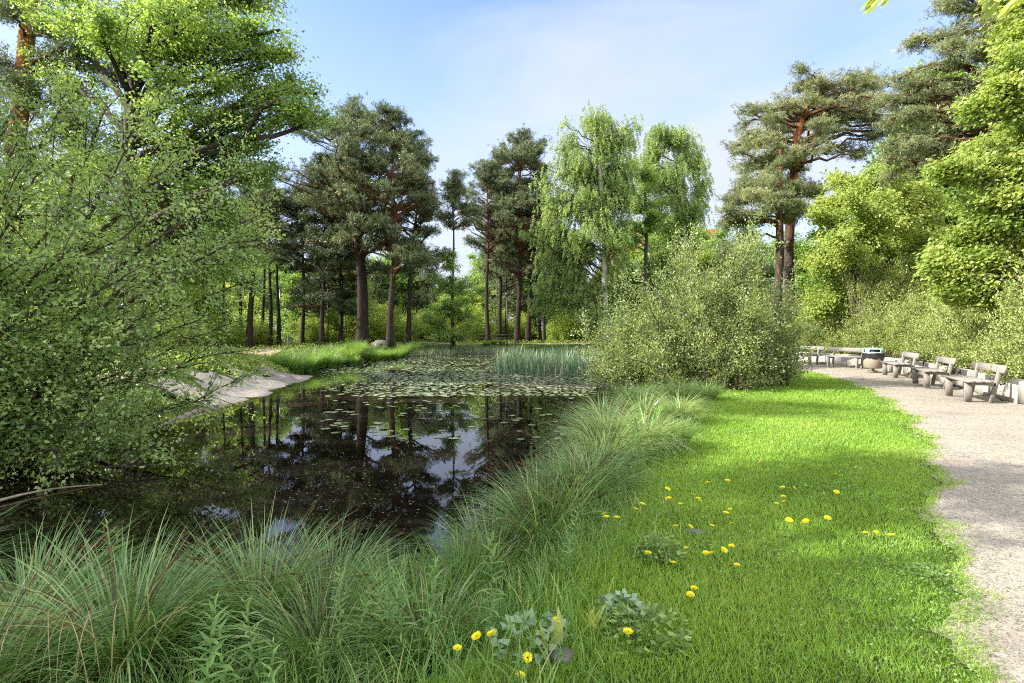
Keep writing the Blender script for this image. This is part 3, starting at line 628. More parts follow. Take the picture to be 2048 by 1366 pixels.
# ------------------------------------------------------------------ pines at right
b = base_at(1583, 28)
tree('pine_tree', b, px_trunk(b, 28, [(1578, 700, 20), (1580, 500, 18), (1588, 330, 15), (1592, 270, 14), (1612, 215, 12), (1645, 180, 8), (1665, 165, 3)]),
     px_lobes(b, 28, [(1560, 215, 60, 28), (1510, 270, 50, 30), (1640, 175, 60, 25), (1700, 170, 55, 25), (1745, 215, 45, 25), (1690, 240, 50, 28), (1640, 265, 35, 15, -2), (1490, 330, 40, 28), (1540, 330, 50, 22, 2), (1740, 280, 35, 18), (1600, 170, 40, 22), (1500, 225, 30, 20), (1700, 300, 30, 15), (1610, 300, 30, 14, -2), (1530, 280, 40, 20, -2), (1760, 170, 45, 22, 1), (1790, 230, 30, 20), (1470, 290, 35, 25), (1480, 380, 40, 28, 1), (1560, 260, 50, 25, 2), (1600, 230, 45, 22, 2), (1540, 320, 50, 28), (1660, 210, 50, 25), (1720, 200, 50, 28, 1), (1590, 370, 45, 25, 2)], 1.2, 1.15),
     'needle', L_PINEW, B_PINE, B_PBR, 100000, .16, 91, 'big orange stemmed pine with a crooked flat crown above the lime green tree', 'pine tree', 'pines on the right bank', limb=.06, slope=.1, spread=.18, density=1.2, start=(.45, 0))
b = base_at(1560, 26)
tree('pine_tree', b, px_trunk(b, 26, [(1556, 700, 17), (1558, 480, 15), (1562, 350, 9), (1560, 300, 4)]),
     px_lobes(b, 26, [(1520, 370, 50, 25), (1600, 380, 40, 20), (1480, 400, 45, 25), (1555, 410, 50, 22, -2), (1450, 430, 35, 25), (1500, 440, 50, 25), (1560, 330, 40, 20), (1590, 425, 35, 16)], 1.2),
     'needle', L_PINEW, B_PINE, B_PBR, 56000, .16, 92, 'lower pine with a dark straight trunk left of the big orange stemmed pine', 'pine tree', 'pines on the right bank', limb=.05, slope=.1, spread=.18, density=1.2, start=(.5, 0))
b = base_at(2010, 19)
tree('pine_tree', b, px_trunk(b, 19, [(2030, 700, 36), (2010, 300, 32), (2002, 170, 30), (1998, 110, 22), (1960, 20, 14), (1970, -160, 6)]),
     px_lobes(b, 19, [(1900, 70, 60, 45), (1950, 20, 70, 40), (1870, 140, 60, 30), (1930, 170, 70, 30), (1840, 200, 55, 25), (1900, 240, 70, 28), (1960, 90, 60, 40, -1.5), (1830, 270, 45, 22), (1980, 230, 60, 25, -1), (2040, 60, 70, 50), (2080, 180, 70, 50), (1870, 310, 50, 16), (1960, 290, 50, 18), (1990, -60, 100, 50), (2100, -60, 90, 60), (1820, 165, 30, 18), (1780, 240, 25, 12), (1890, 20, 40, 30), (1920, 110, 50, 30), (1860, 200, 45, 20, 1), (1800, 300, 50, 22), (1930, 340, 60, 22, 1), (1830, 340, 50, 18), (2020, 130, 50, 40, 1), (1990, 290, 60, 25, 1)], 1.1, .8),
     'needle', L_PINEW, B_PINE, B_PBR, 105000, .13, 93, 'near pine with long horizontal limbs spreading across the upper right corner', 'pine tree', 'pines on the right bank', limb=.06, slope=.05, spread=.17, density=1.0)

# ------------------------------------------------------------------ bright trees at right
b = base_at(1745, 24)
tree('broadleaf_tree', b, px_trunk(b, 24, [(1740, 690, 9), (1742, 560, 8), (1748, 450, 5), (1750, 360, 2)]),
     px_lobes(b, 24, [(1750, 365, 70, 35), (1690, 390, 55, 35), (1810, 390, 55, 40), (1650, 440, 45, 40), (1740, 430, 80, 40, -2), (1850, 430, 45, 45), (1640, 510, 40, 40), (1700, 500, 60, 45, -1.5), (1800, 480, 60, 45), (1840, 540, 45, 40), (1660, 590, 60, 40), (1760, 550, 60, 45, 1), (1720, 620, 60, 35), (1860, 600, 50, 40, 1)], 1.0, 1.25),
     'layer', L_LIME, B_DARK, B_TWIG, 76000, .13, 101, 'rounded lime green tree in full sun behind the bin and benches', limb=.035, spread=.2, density=1.1)
b = base_at(1960, 13.5) + np.array([1.6, -1.5, 0])
b[2] = hz(b[0], b[1])-.1
tree('broadleaf_tree', b, [(0, 0, 0, .14), (-.2, .2, 2.5, .12), (-.2, .2, 5, .08), (-.3, 0, 7.5, .03)],
     px_lobes(b, 13.5, [(2030, 130, 50, 35, -1), (1985, 200, 40, 25, -1), (2040, 240, 60, 40), (1960, 290, 50, 22), (2030, 330, 70, 40, -1), (1960, 345, 60, 22), (1900, 330, 40, 12, -1), (1950, 420, 60, 40), (2030, 440, 70, 45, -1), (1920, 490, 50, 35), (1990, 530, 70, 45), (1950, 560, 50, 30), (2040, 570, 60, 35), (2090, 150, 70, 60), (2120, 350, 80, 80), (2120, 540, 80, 60), (1900, 540, 40, 25), (2010, 60, 40, 40)], 1.0, 1.4),
     'layer', L_LIME, B_DARK, B_TWIG, 88000, .105, 102, 'sunlit yellow green tree filling the right edge above the hedge', limb=.035, spread=.15, density=1.4)

# horse chestnut beside the path, its twigs hanging into the top of the view
rg = np.random.default_rng(105)
bb = np.array([7.6, .6, hz(7.6, .6)-.1]); t = empty('chestnut_tree', bb, label='overhanging tree whose large pointed leaves dip into the top right edge', cat='tree')
lm = MB(); tm = MB(); tm.tube([(0, 0, 0), (.1, 0, 1.6), (0, .1, 3.4), (-.1, .1, 5), (0, 0, 7)], [.26, .2, .17, .12, .03], 10); fo = Foliage()
def big_leaf(c, d, nrm, s):
    d = unit(d); side = unit(np.cross(d, nrm)); nn = np.cross(side, d); prof = [(0, .01), (.15, .10), (.35, .20), (.6, .23), (.8, .15), (.92, .06), (1, .004)]
    v = []; 
    for q, (x, w) in enumerate(prof):
        z = -.12*x*x
        v += [c+s*(d*x+side*w+nn*(z+.05*w*4*.3)), c+s*(d*x+nn*z), c+s*(d*x-side*w+nn*(z+.05*w*4*.3))]
    f = []
    for q in range(len(prof)-1): f += [(3*q, 3*q+1, 3*q+4, 3*q+3), (3*q+1, 3*q+2, 3*q+5, 3*q+4)]
    r_ = rg.uniform(.3, 1); fo.add(np.array(v), np.array(f), np.full(len(v), r_))
def spray(c, out, n=6, s=.13):
    for q in range(n):
        a = (q-(n-1)/2)*.55+rg.normal()*.1; d = np.array([out[0]*math.cos(a)-out[1]*math.sin(a), out[0]*math.sin(a)+out[1]*math.cos(a), -.75+rg.normal()*.15])
        big_leaf(c-bb, d, np.array([0, 0, 1.]), s*rg.uniform(.8, 1.1))
sprs = [P(1762, -16, 2.75), P(1795, -22, 2.8), P(2003, -14, 2.6), P(2040, -10, 2.7), P(1860, -90, 2.9), P(1930, -60, 2.6), P(1990, -80, 2.8), P(1700, -80, 3.1), P(2030, -150, 2.7), P(1880, -190, 3), P(2080, -40, 2.4)]
hub = P(2060, -180, 2.6)
lm.tube(bez(np.array([0, 0, 3.0]), (hub-bb)*.5+np.array([0, 0, 1.9]), hub-bb, 8), np.linspace(.07, .022, 8), 6, False)
for c in sprs:
    lm.tube(bez(hub-bb, (hub+c)/2-bb+np.array([0, 0, .12]), c-bb+np.array([0, 0, .01]), 5), np.linspace(.012, .004, 5), 5, False); spray(c, unit(np.array([-.6, rg.uniform(-.6, .6)])), 6, .12)
for q in range(150):
    e = ell(1, (0, 0, 4.9, 2.6, 2.6, 1.7), rg)[0]
    if e[0] < -3.2 and e[1] > 1.5: continue
    lm.tube(bez(np.array([0, 0, 3.2]), e*np.array([.5, .5, .85]), e, 5), np.linspace(.03, .006, 5), 4, False); spray(e+bb, unit(rg.normal(size=2)), 5, .18)
tm.build('trunk', B_DARK, t, smooth=True); lm.build('branches', B_TWIG, t, smooth=True); link('crown', fo.mesh('crown', L_LIME), t)

# ------------------------------------------------------------------ shade trees left of the view
gen_l = np.random.default_rng(300)
def shade_tree(x, y, hgt, w, seed, label, nl=34000):
    z = hz(x, y)-.1; rg = np.random.default_rng(seed)
    lobes = [(rg.uniform(-1, 1)*w*.7, rg.uniform(-1, 1)*w*.7, hgt*rg.uniform(.45, .92), w*rg.uniform(.3, .45), w*rg.uniform(.3, .45), w*rg.uniform(.22, .35)) for _ in range(13)]
    tree('broadleaf_tree', (x, y, z), [(0, 0, 0, .2), (.1, 0, hgt*.5, .14), (0, 0, hgt*.92, .03)], lobes, 'leaf', L_LINDEN, B_DARK, B_DARK, nl, .14, seed, label, density=.7, spread=.4)
shade_tree(-15.8, 8.4, 16, 3.6, 111, 'tall green tree at the far left edge, its leaves hanging in the top left corner', 17000)
shade_tree(-10.2, 1.0, 10, 3.0, 112, 'broadleaf tree left of the view that shades the near lawn', 26000)
shade_tree(-13.6, -1.2, 11, 2.8, 113, 'broadleaf tree left of and behind the view that shades the near bank', 22000)
shade_tree(-17.5, 3.6, 15, 3.6, 114, 'tall broadleaf tree further left that shades the path', 28000)

# ------------------------------------------------------------------ understory: a few kinds, copied
kinds = []
for q, (w, h, m, lf, nl) in enumerate([(2.2, 3.2, L_UNDER, .10, 11000), (1.8, 4.6, L_UNDER, .11, 12000), (2.6, 2.4, L_LIME, .10, 10000)]):
    kinds.append(bush('understory_shrub', (0, 0, 0), [(0, 0, h*.5, w*.6, w*.6, h*.5), (w*.4, .2, h*.35, w*.5, w*.5, h*.35), (-w*.4, -.2, h*.4, w*.5, w*.5, h*.4)], 120+q, m, nl, lf, 'x', nst=22, tw_per=12, cat='shrub', group='shrubs of the far woodland edge', twl=(.5, 1.2), core=.25))
us = [(450, 41), (500, 50), (512, 44), (575, 78), (640, 52), (655, 47), (690, 52), (705, 46), (745, 47), (765, 52), (800, 47), (830, 54), (850, 50), (880, 55), (935, 58), (960, 54), (990, 60), (1020, 62), (1045, 60), (1075, 62), (1105, 57), (1130, 54), (1160, 58), (1190, 53), (1215, 56),
      (1240, 52), (1270, 46), (1300, 55), (1330, 44), (420, 46), (380, 40), (340, 48), (300, 38), (250, 46), (200, 40), (150, 50), (90, 42), (40, 48), (-30, 44), (470, 58), (665, 60), (730, 60), (910, 62), (1140, 64), (1250, 62), (1350, 52), (1420, 40), (1470, 34), (1520, 33), (560, 74), (600, 72)]
SIDE = ['behind the left bank', 'among the pine stems left of centre', 'in the gap of the tree line', 'behind the dark pine cluster', 'under the birches', 'behind the round willow bush']
for q, (u, Yd) in enumerate(us):
    o = kinds[q % 3] if q < 3 else copy_tree(kinds[q % 3])
    x = (u-CU)/F*Yd; o.location = (x, Yd, hz(x, Yd)-.05); sc = .9+.5*((q*37) % 10)/10; o.scale = (sc*1.15, sc*1.15, sc*(1.15 if q % 2 else .95)); o.rotation_euler[2] = q*1.3
    k = 0 if u < 460 else 1 if u < 820 else 2 if u < 960 else 3 if u < 1100 else 4 if u < 1320 else 5
    o['label'] = ['bright green woodland shrub ', 'tall light green sapling shrub ', 'low yellow green shrub '][q % 3]+SIDE[k]
# a taller wood behind everything
wkinds = []
for q in range(3):
    rg = np.random.default_rng(140+q); h = [13, 15, 11][q]
    lob = [(rg.uniform(-2, 2), rg.uniform(-2, 2), h*rg.uniform(.28, .95), rg.uniform(1.3, 2.1), rg.uniform(1.3, 2.1), rg.uniform(1.0, 1.7)) for _ in range(20)]
    wkinds.append(tree('woodland_tree', (0, 0, 0), [(0, 0, 0, .2), (.1, 0, h*.5, .14), (0, 0, h*.95, .03)], lob, ['leaf', 'needle', 'leaf'][q], [L_LINDEN, L_PINE, L_UNDER][q], [B_DARK, B_PINE, B_DARK][q], B_TWIG, [30000, 46000, 30000][q], [.24, .3, .24][q], 140+q, 'x', 'tree', 'woodland trees behind the pond', density=.6, spread=.5))
wt = [(1255, 62, 2), (1305, 60, 0), (1385, 56, 2), (1425, 58, 0), (1345, 52, 0), (1325, 62, 2), (560, 60, 0), (600, 56, 0), (640, 58, 1), (690, 58, 0), (735, 56, 1), (770, 60, 0), (815, 62, 0), (850, 60, 1), (980, 64, 0), (1030, 62, 1), (1070, 62, 0), (1110, 62, 0), (1150, 58, 0), (1210, 60, 2), (1235, 55, 0), (1280, 58, 0), (1330, 57, 2), (1380, 56, 0), (1430, 52, 1), (1840, 30, 0), (1930, 28, 0), (1620, 40, 0), (905, 44, 0), (945, 43, 2), (380, 44, 0), (325, 40, 0), (290, 34, 2), (390, 60, 0), (350, 57, 2), (455, 60, 0), (470, 62, 0), (430, 54, 2), (250, 55, 2), (150, 58, 0), (30, 56, 1), (-120, 60, 2), (520, 70, 1), (575, 88, 2), (620, 74, 1), (668, 66, 0), (708, 72, 1), (750, 66, 2), (792, 74, 1), (835, 78, 2), (872, 70, 0), (925, 80, 2), (965, 74, 0), (1005, 78, 1),
      (1050, 72, 1), (1095, 78, 0), (1135, 74, 2), (1180, 70, 0), (1240, 70, 2), (1440, 46, 2), (1475, 44, 1), (1640, 48, 1), (1510, 50, 0), (1680, 50, 0), (1820, 40, 0), (1900, 36, 2), (1980, 34, 1), (120, 30, 2), (-90, 32, 1)]
for q, (u, Yd, k) in enumerate(wt):
    if 500 < u < 1000 and q > 5: Yd = Yd+14
    first = not wkinds[k].get('used'); o = wkinds[k] if first else copy_tree(wkinds[k]); wkinds[k]['used'] = 1
    x = (u-CU)/F*Yd; sc = (.62+.25*((q*53) % 10)/10) if 1100 < u < 1700 or 820 < u < 960 else .85+.35*((q*53) % 10)/10
    if u < 440: sc *= .8
    if u in (905, 945): sc = .5
    if q < 6: sc = [.98, 1.0, 1.02, .98, .95, .9][q]
    o.location = (x, Yd, hz(x, Yd)-.1); o.scale = (sc, sc, sc); o.rotation_euler[2] = q*2.1
    side = 'behind the left bank' if u < 480 else 'behind the left pines' if u < 820 else 'low in the gap of the tree line' if u < 960 else 'behind the dark pine cluster' if u < 1100 else 'behind the big birch' if u < 1300 else 'behind the round willow bush' if u < 1600 else 'behind the right hand trees'
    o['label'] = ['green broadleaf woodland tree ', 'dark pine of the back row ', 'yellow green broadleaf woodland tree '][k]+side
for o in wkinds:
    if 'used' in o: del o['used']
for o in list(bpy.data.objects):
    if 'used' in o: del o['used']
# young leafy tree at the far shore, under the thin pine
b = base_at(902, 41.5)
tree('broadleaf_tree', b, px_trunk(b, 41.5, [(903, 692, 4), (904, 600, 3), (902, 520, 1.5)]), px_lobes(b, 41.5, [(900, 530, 28, 25), (880, 570, 30, 25), (925, 575, 32, 28), (895, 620, 45, 28), (935, 635, 28, 25), (870, 645, 28, 25), (905, 670, 40, 20)], .9),
     'leaf', L_LINDEN, B_DARK, B_TWIG, 26000, .11, 151, 'young leafy tree at the far shore, below the crooked thin pine', density=2, spread=.25, limb=.01)

# ------------------------------------------------------------------ hedge behind the wall
hk = [bush('hedge_shrub', (0, 0, 0), [(0, 0, .9, 1.0, .8, .95), (.9, .1, .7, .8, .7, .8), (-.9, 0, .75, .8, .7, .85), (0, .6, 1.2, .9, .7, .8)], 160+q, L_HEDGE, 26000, .048, 'x', nst=40, tw_per=16, cat='hedge shrub', group='hedge shrubs behind the low wall', twl=(.25, .55), core=.5, floor=.1) for q in range(3)]
wpts = resample(WALL, 200); hs = []
cumd = 0
for q, idx in enumerate(range(86, 196, 6)):
    p = wpts[idx]; d = unit(wpts[min(idx+1, 199)]-wpts[idx-1]); nrm = np.array([d[1], -d[0]])
    hs.append((p+nrm*.95, d, q, .92))
    if q % 2 == 0: hs.append((p+nrm*2.3, d, q+1, 1.5))
for n_, (p, d, q, sc) in enumerate(hs):
    o = hk[q % 3] if not hk[q % 3].get('u') else copy_tree(hk[q % 3])
    if o is hk[q % 3]: o['u'] = 1
    o.location = (p[0], p[1], hz(*p)-.1); o.rotation_euler[2] = math.atan2(d[1], d[0])+(math.pi if n_ % 2 else 0); o.scale = (sc, sc, sc*(1.28+.16*math.sin(n_*1.7)))
    u = CU+F*p[0]/p[1]
    w = 'behind the nearest bench' if u > 1930 else 'behind the middle of the three near benches' if u > 1850 else 'behind the bench right of the bin' if u > 1780 else 'behind the bin' if u > 1720 else 'behind the two far benches' if u > 1600 else 'hidden by the round willow bush'
    o['label'] = ('clipped low hedge shrub ' if sc < 1 else 'taller hedge shrub of the second row ')+w
for o in bpy.data.objects:
    if 'u' in o: del o['u']
# tangle of bare twigs
rg = np.random.default_rng(170); c = P(1728, 600, 23.0); st = MB(); o_ = np.array([c[0], c[1], hz(c[0], c[1])])
for q in range(90):
    s0 = np.append(rg.normal(size=2)*.25, 0); e = np.append(rg.normal(size=2)*.75, rg.uniform(1.6, 3.9)); m = (s0+e)/2+rg.normal(size=3)*.4; m[2] += .5
    st.tube(bez(s0, m, e, 8), np.linspace(.014, .004, 8), 4, False)
st.build('dead_twigs', B_PALE, None, smooth=True, label='tangle of pale bare twigs under the rounded lime green tree', cat='dead shrub').location = o_

# ------------------------------------------------------------------ wall, benches, bin
wm = MB(); WL = resample(WALL, 90)
def offs(p, w):
    d = np.gradient(p, axis=0); d = unit(d); return p+np.stack([d[:, 1], -d[:, 0]], 1)*w
o1, o2 = offs(WL, 0), offs(WL, .22)
def prism(mb, a, b, z0, z1, bv=.012):
    n = len(a); za = np.full(n, z0); R = []
    for k in range(n):
        aa, bb_ = a[k], b[k]; u_ = unit(bb_-aa)
        R += [(*aa, z0), (*aa, z1-bv), (*(aa+u_*bv), z1), (*(bb_-u_*bv), z1), (*bb_, z1-bv), (*bb_, z0)]
    i = np.arange(n-1)[:, None]*6; j = np.arange(6)[None]
    q = np.stack([i+j, i+(j+1) % 6, i+6+(j+1) % 6, i+6+j], -1).reshape(-1, 4)
    q = np.concatenate([q, [[0, 5, 4, 1], [1, 4, 3, 2]], np.array([[0, 1, 4, 5], [1, 2, 3, 4]])+(n-1)*6])
    mb.add(R, q)
seg = 3                                # cast blocks with open joints
for k in range(0, len(WL)-seg, seg):
    a, b = o1[k:k+seg+1].copy(), o2[k:k+seg+1].copy(); g = unit(a[-1]-a[0])*.006; a[0] += g; b[0] += g; a[-1] -= g; b[-1] -= g
    prism(wm, a, b, -.1, .50+.004*(k % 4))
wall = empty('low_wall', (WALL[30][0], WALL[30][1], 0), label='long low pale concrete wall curving behind the benches', cat='wall')
off = np.array([WALL[30][0], WALL[30][1], 0.])
wm.v = [v-off for v in wm.v]; wm.build('wall_blocks', CONC, wall)

def bench():
    t = empty('park_bench', (0, 0, 0)); ln = 1.6
    for k in range(3):
        b = MB(); b.box((0, -.19+k*.155, .455+.004*k), (ln, .135, .045)); b.build('seat_plank', WOOD, t)
    b = MB(); b.box((0, .37, .735), (ln+.06, .032, .17), tilt=-.24); b.build('backrest', WOOD, t)
    for s in (-1, 1):
        x = s*.55
        b = MB(); b.box((x, -.17, .205), (.07, .13, .41)); b.build('leg', WOOD, t)
        b = MB(); b.box((x, .305, .385), (.055, .075, .82), tilt=-.20); b.build('back_post', WOOD, t)
        b = MB(); b.box((x, .04, .395), (.055, .52, .065)); b.build('seat_bearer', WOOD, t)
    return t
spots = [((10.45, 11.75), (.40, .915), 'nearest wooden bench at the right edge, in front of the low wall'), ((11.75, 14.45), (.43, .90), 'middle one of the three near wooden benches'), ((12.98, 17.3), (.36, .93), 'wooden bench just right of the bin'),
         ((13.95, 21.5), (-.55, .83), 'wooden bench just left of the bin'), ((13.5, 23.8), (-.3, .95), 'farthest wooden bench, half hidden by the willow bush')]
b0 = bench()
for q, (p, d, lab) in enumerate(spots):
    o = b0 if q == 0 else copy_tree(b0)
    o.location = (p[0], p[1], .012); o.rotation_euler[2] = math.atan2(d[1], d[0])+math.pi      # front faces the path
    tag(o, lab, 'bench', 'benches along the low wall')
    if q == 0: b0 = o


bn = empty('litter_bin', (13.50, 19.15, .012), label='round concrete litter bin with black bag and mint green lid', cat='bin')
mb = MB(); mb.lathe([(.0, .14), (.25, .14), (.30, .17), (.31, .62), (.28, .66), (.0, .66)], k=24); mb.build('body', BINB, bn, smooth=False)
mb = MB(); mb.tube([(0, 0, 0), (0, 0, .15)], .05, 10); mb.box((0, 0, .03), (.24, .2, .06)); mb.build('foot', BINB, bn)
rg = np.random.default_rng(180); pr = [(.318, .42), (.345, .46), (.35, .58), (.335, .68), (.345, .72), (.31, .735)]
th = np.arange(40)/40*2*math.pi; v = np.array([((r+.016*math.sin(a*7+z*20)+.010*math.sin(a*13+z*9))*math.cos(a), (r+.016*math.sin(a*7+z*20)+.010*math.sin(a*13+z*9))*math.sin(a), z-(.10*math.sin(a*1.0+.6)+.03*math.sin(a*5) if z < .5 else 0)) for r, z in pr for a in th])
i = np.arange(len(pr)-1)[:, None]*40; j = np.arange(40)[None]; link('bin_bag', mesh('bin_bag', v, np.stack([i+j, i+(j+1) % 40, i+40+(j+1) % 40, i+40+j], -1).reshape(-1, 4), BAG), bn)
lid = MB(); lid.lathe([(.33, .70), (.345, .715), (.345, .74), (.31, .75), (.31, .742)], k=28); lid.lathe([(.335, .855), (.30, .885), (.12, .905), (.0, .91)], k=28)
lid.tube([(0, 0, .9), (0, 0, .95)], [.03, .02], 10)
for k in range(4):
    a = k*math.pi/2+.4; lid.box((.315*math.cos(a), .315*math.sin(a), .80), (.03, .16, .125), rz=a)
lo = lid.build('lid', BINL, bn)
ins = MB(); ins.lathe([(.27, .70), (.27, .86), (0, .86)], k=20); ins.build('opening', DARKM, bn)

# ------------------------------------------------------------------ far things
def lamp(u, Yd, hgt, m, label):
    x = (u-CU)/F*Yd; t = empty('lamp_post', (x, Yd, hz(x, Yd)), label=label, cat='lamp post', group='lamp posts in the park')
    b = MB(); b.tube([(0, 0, 0), (0, 0, hgt)], [.06, .045], 10); b.build('pole', m, t, smooth=True)
    b = MB(); b.lathe([(.02, hgt), (.06, hgt+.02), (.16, hgt+.10), (.2, hgt+.3), (.12, hgt+.36), (0, hgt+.4)], k=14); b.build('lamp_head', m, t, smooth=True)
lamp(559.5, 44.5, 5, PALEM, 'pale grey lamp post right beside the orange pine trunk'); lamp(656, 40, 4.4, DARKM, 'thin black lamp post among the dark conifers'); lamp(1014, 47, 4.4, DARKM, 'thin black lamp post in front of the dark pine cluster')
fx0, fx1, fy = (558-CU)/F*64, (610-CU)/F*64, 64; fz = hz((fx0+fx1)/2, fy)
fc = empty('court_fence', ((fx0+fx1)/2, fy, fz), label='pale wire mesh fence of the sports court at the end of the left path', cat='fence')
hw = (fx1-fx0)/2; ft = 1.05-fz
for k in range(4):
    x = -hw+2*hw*k/3; b = MB(); b.tube([(x, 0, 0), (x, 0, ft)], .04, 8); b.build('post', PALEM, fc, smooth=True)
b = MB()
for k in range(36): x = -hw+2*hw*k/35; b.tube([(x, 0, .05), (x, 0, ft-.03)], .007, 3, False)
for k in range(12): z = .05+(ft-.1)*k/11; b.tube([(-hw, 0, z), (hw, 0, z)], .007 if k % 11 else .03, 4, False)
b.build('wire_mesh', PALEM, fc)

def person(loc, rz, label):
    t = empty('person', loc, rz, label=label, cat='person')
    vs = [(0, 0, .95), (0, 0, 1.12), (0, 0, 1.34), (0, 0, 1.47), (0, 0, 1.53), (0, 0, 1.64), (0, 0, 1.71),
          (.19, 0, 1.40), (.25, .03, 1.12), (.21, .14, .90), (.20, .18, .82), (-.19, 0, 1.40), (-.25, -.03, 1.12), (-.22, .05, .88), (-.21, .08, .80),
          (.10, 0, .90), (.11, .10, .50), (.10, -.02, .08), (.11, .10, .03), (-.10, 0, .90), (-.11, -.06, .50), (-.10, -.24, .10), (-.11, -.14, .03)]
    ed = [(0, 1), (1, 2), (2, 3), (3, 4), (4, 5), (5, 6), (2, 7), (7, 8), (8, 9), (9, 10), (2, 11), (11, 12), (12, 13), (13, 14), (0, 15), (15, 16), (16, 17), (17, 18), (0, 19), (19, 20), (20, 21), (21, 22)]
    rad = [.15, .135, .15, .06, .06, .095, .06, .065, .05, .04, .03, .065, .05, .04, .03, .09, .065, .045, .04, .09, .065, .045, .04]
    me = bpy.data.meshes.new('body'); me.from_pydata(vs, ed, []); o = link('body', me, t); me.materials.append(PERSON)
    sk = o.modifiers.new('skin', 'SKIN'); su = o.modifiers.new('sub', 'SUBSURF'); su.levels = su.render_levels = 2
    for i_, r in enumerate(rad): me.skin_vertices[0].data[i_].radius = (r, r*.85)
    me.skin_vertices[0].data[0].use_root = True
    hb = MB(); hb.lathe([(0, 1.77), (.06, 1.76), (.10, 1.70), (.108, 1.63), (.09, 1.57), (.05, 1.54)], k=12); hb.build('hair', HAIR, t, smooth=True)
px_, py_ = (581-CU)/F*57, 57
person((px_, py_, hz(px_, py_)), math.pi*.95, 'person in dark clothes walking on the path by the far fence, seen from behind')

fz = .0
rf = empty('rail_fence', ((910-CU)/F*52.5, 52.5, hz(-6, 52.5)), label='low dark rail fence along the far path', cat='fence')
for k in range(5):
    b = MB(); b.box((-6+k*3.05, 0, .42), (.09, .09, .95)); b.build('post', DARKM, rf)
for z in (.45, .78):
    b = MB(); b.box((.1, -.07, z), (12.4, .035, .09)); b.build('rail', WOOD, rf)

# peach house behind the trees
hx, hy = (1325-CU)/F*76, 76; g0 = hz(hx, hy)
hs_ = empty('house', (hx, hy, g0), math.radians(-8), label='peach coloured house with red tiled roof glimpsed behind the birches', cat='house')
hw_, hd_, eave, ridge = 7.5, 5, 12.4, 16.0
b = MB(); b.add([(-hw_, -hd_, 0), (hw_, -hd_, 0), (hw_, hd_, 0), (-hw_, hd_, 0), (-hw_, -hd_, eave), (hw_, -hd_, eave), (hw_, hd_, eave), (-hw_, hd_, eave), (-hw_, 0, ridge-.2), (hw_, 0, ridge-.2)],
                [(0, 1, 5, 4), (1, 2, 6, 5), (2, 3, 7, 6), (3, 0, 4, 7)], [(4, 8, 7), (5, 6, 9)]); b.build('wall', STUCCO, hs_)
b = MB()
for s in (-1, 1):
    a0 = np.array([(-hw_-.4, s*(hd_+.5), eave-.25), (hw_+.4, s*(hd_+.5), eave-.25), (hw_+.4, 0, ridge), (-hw_-.4, 0, ridge)]); b.add(np.concatenate([a0, a0+np.array([0, 0, .16])]), [(0, 1, 2, 3), (4, 5, 6, 7), (0, 1, 5, 4), (1, 2, 6, 5), (3, 0, 4, 7)])
rfo = b.build('roof', ROOF, hs_)
b = MB(); b.box((2.5, .8, ridge+.2), (.9, .9, 1.8)); b.build('chimney', ROOF, rfo)
for fl in range(4):
    for c_ in range(5):
        x = -5.8+c_*2.9; z = 2+fl*3.1
        b = MB(); b.box((x, -hd_-.02, z), (1.3, .08, 1.6)); w = b.build('window', FRAME, hs_)
        b = MB(); b.box((x-.31, -hd_-.065, z), (.52, .03, 1.4)); b.box((x+.31, -hd_-.065, z), (.52, .03, 1.4)); b.build('pane', GLASS, w)

# ------------------------------------------------------------------ lily pads, reeds, litter
def pad_geo(c, r, rot, tilt, rg, n=14):
    th = rot+np.linspace(.18, 2*math.pi-.18, n); rr = r*(1+.04*np.sin(th*3+rot))
    v = [(c[0], c[1], c[2])]+[(c[0]+rr[k]*math.cos(th[k]), c[1]+rr[k]*math.sin(th[k]), c[2]+max(0, tilt*rr[k]*math.cos(th[k]-rot-2))+.006*math.sin(th[k]*5)+.004) for k in range(n)]
    return np.array(v), np.array([(0, k, k+1) for k in range(1, n)])
rg = np.random.default_rng(200); pads = []
tries = 0; cells = {}
while len(pads) < 4600 and tries < 140000:
    tries += 1; v_ = 710+rg.uniform(0, 1)**.75*82 if rg.uniform() < .96 else rg.uniform(790, 880); u_ = rg.uniform(640, 1190); y = 2.0*F/(v_-HV); x = (u_-CU)/F*y
    if y > 41: continue
    dens = .62+.5*math.sin(x*1.1+1.7*math.sin(y*.55))*math.cos(y*.7+x*.3)
    if v_ > 768: dens *= .22
    if u_ < 770-(v_-700)*1.0 : dens *= .25
    if rg.uniform() > dens: continue
    r = rg.uniform(.05, .105); ci, cj = int(x//.3), int(y//.3)
    if any((x-a)**2+(y-b)**2 < ((r+c)*.85)**2 for di in (-1, 0, 1) for dj in (-1, 0, 1) for a, b, c in cells.get((ci+di, cj+dj), ())): continue
    cells.setdefault((ci, cj), []).append((x, y, r)); pads.append((x, y, r))
PA = np.array(pads); PA = PA[pond_sd(PA[:, :2]) < -.15]; pads = [tuple(p) for p in PA]
pads.sort(key=lambda p: p[1])
pm = []
for q in range(8):
    v, f = pad_geo((0, 0, 0), 1, rg.uniform(0, 6), [0, 0, .05, .1, 0, .1, .15, .02][q], rg); me = mesh('lily_pad', v, f, PAD, rnd=np.full(len(v), [.2, .5, .7, .9, .4, .6, 1, .3][q])); pm.append(me)
for q, (x, y, r) in enumerate(pads[:295]):
    o = link('lily_pad', pm[q % 8], label='flat round green lily pad floating on the pond', cat='lily pad', group='lily pads floating on the pond'); o.location = (x, y, WZ+.006); o.scale = (r, r, r*(1 if q % 5 else 1.6)); o.rotation_euler[2] = rg.uniform(0, 6.28)
V, Fc, Rn, n_ = [], [], [], 0
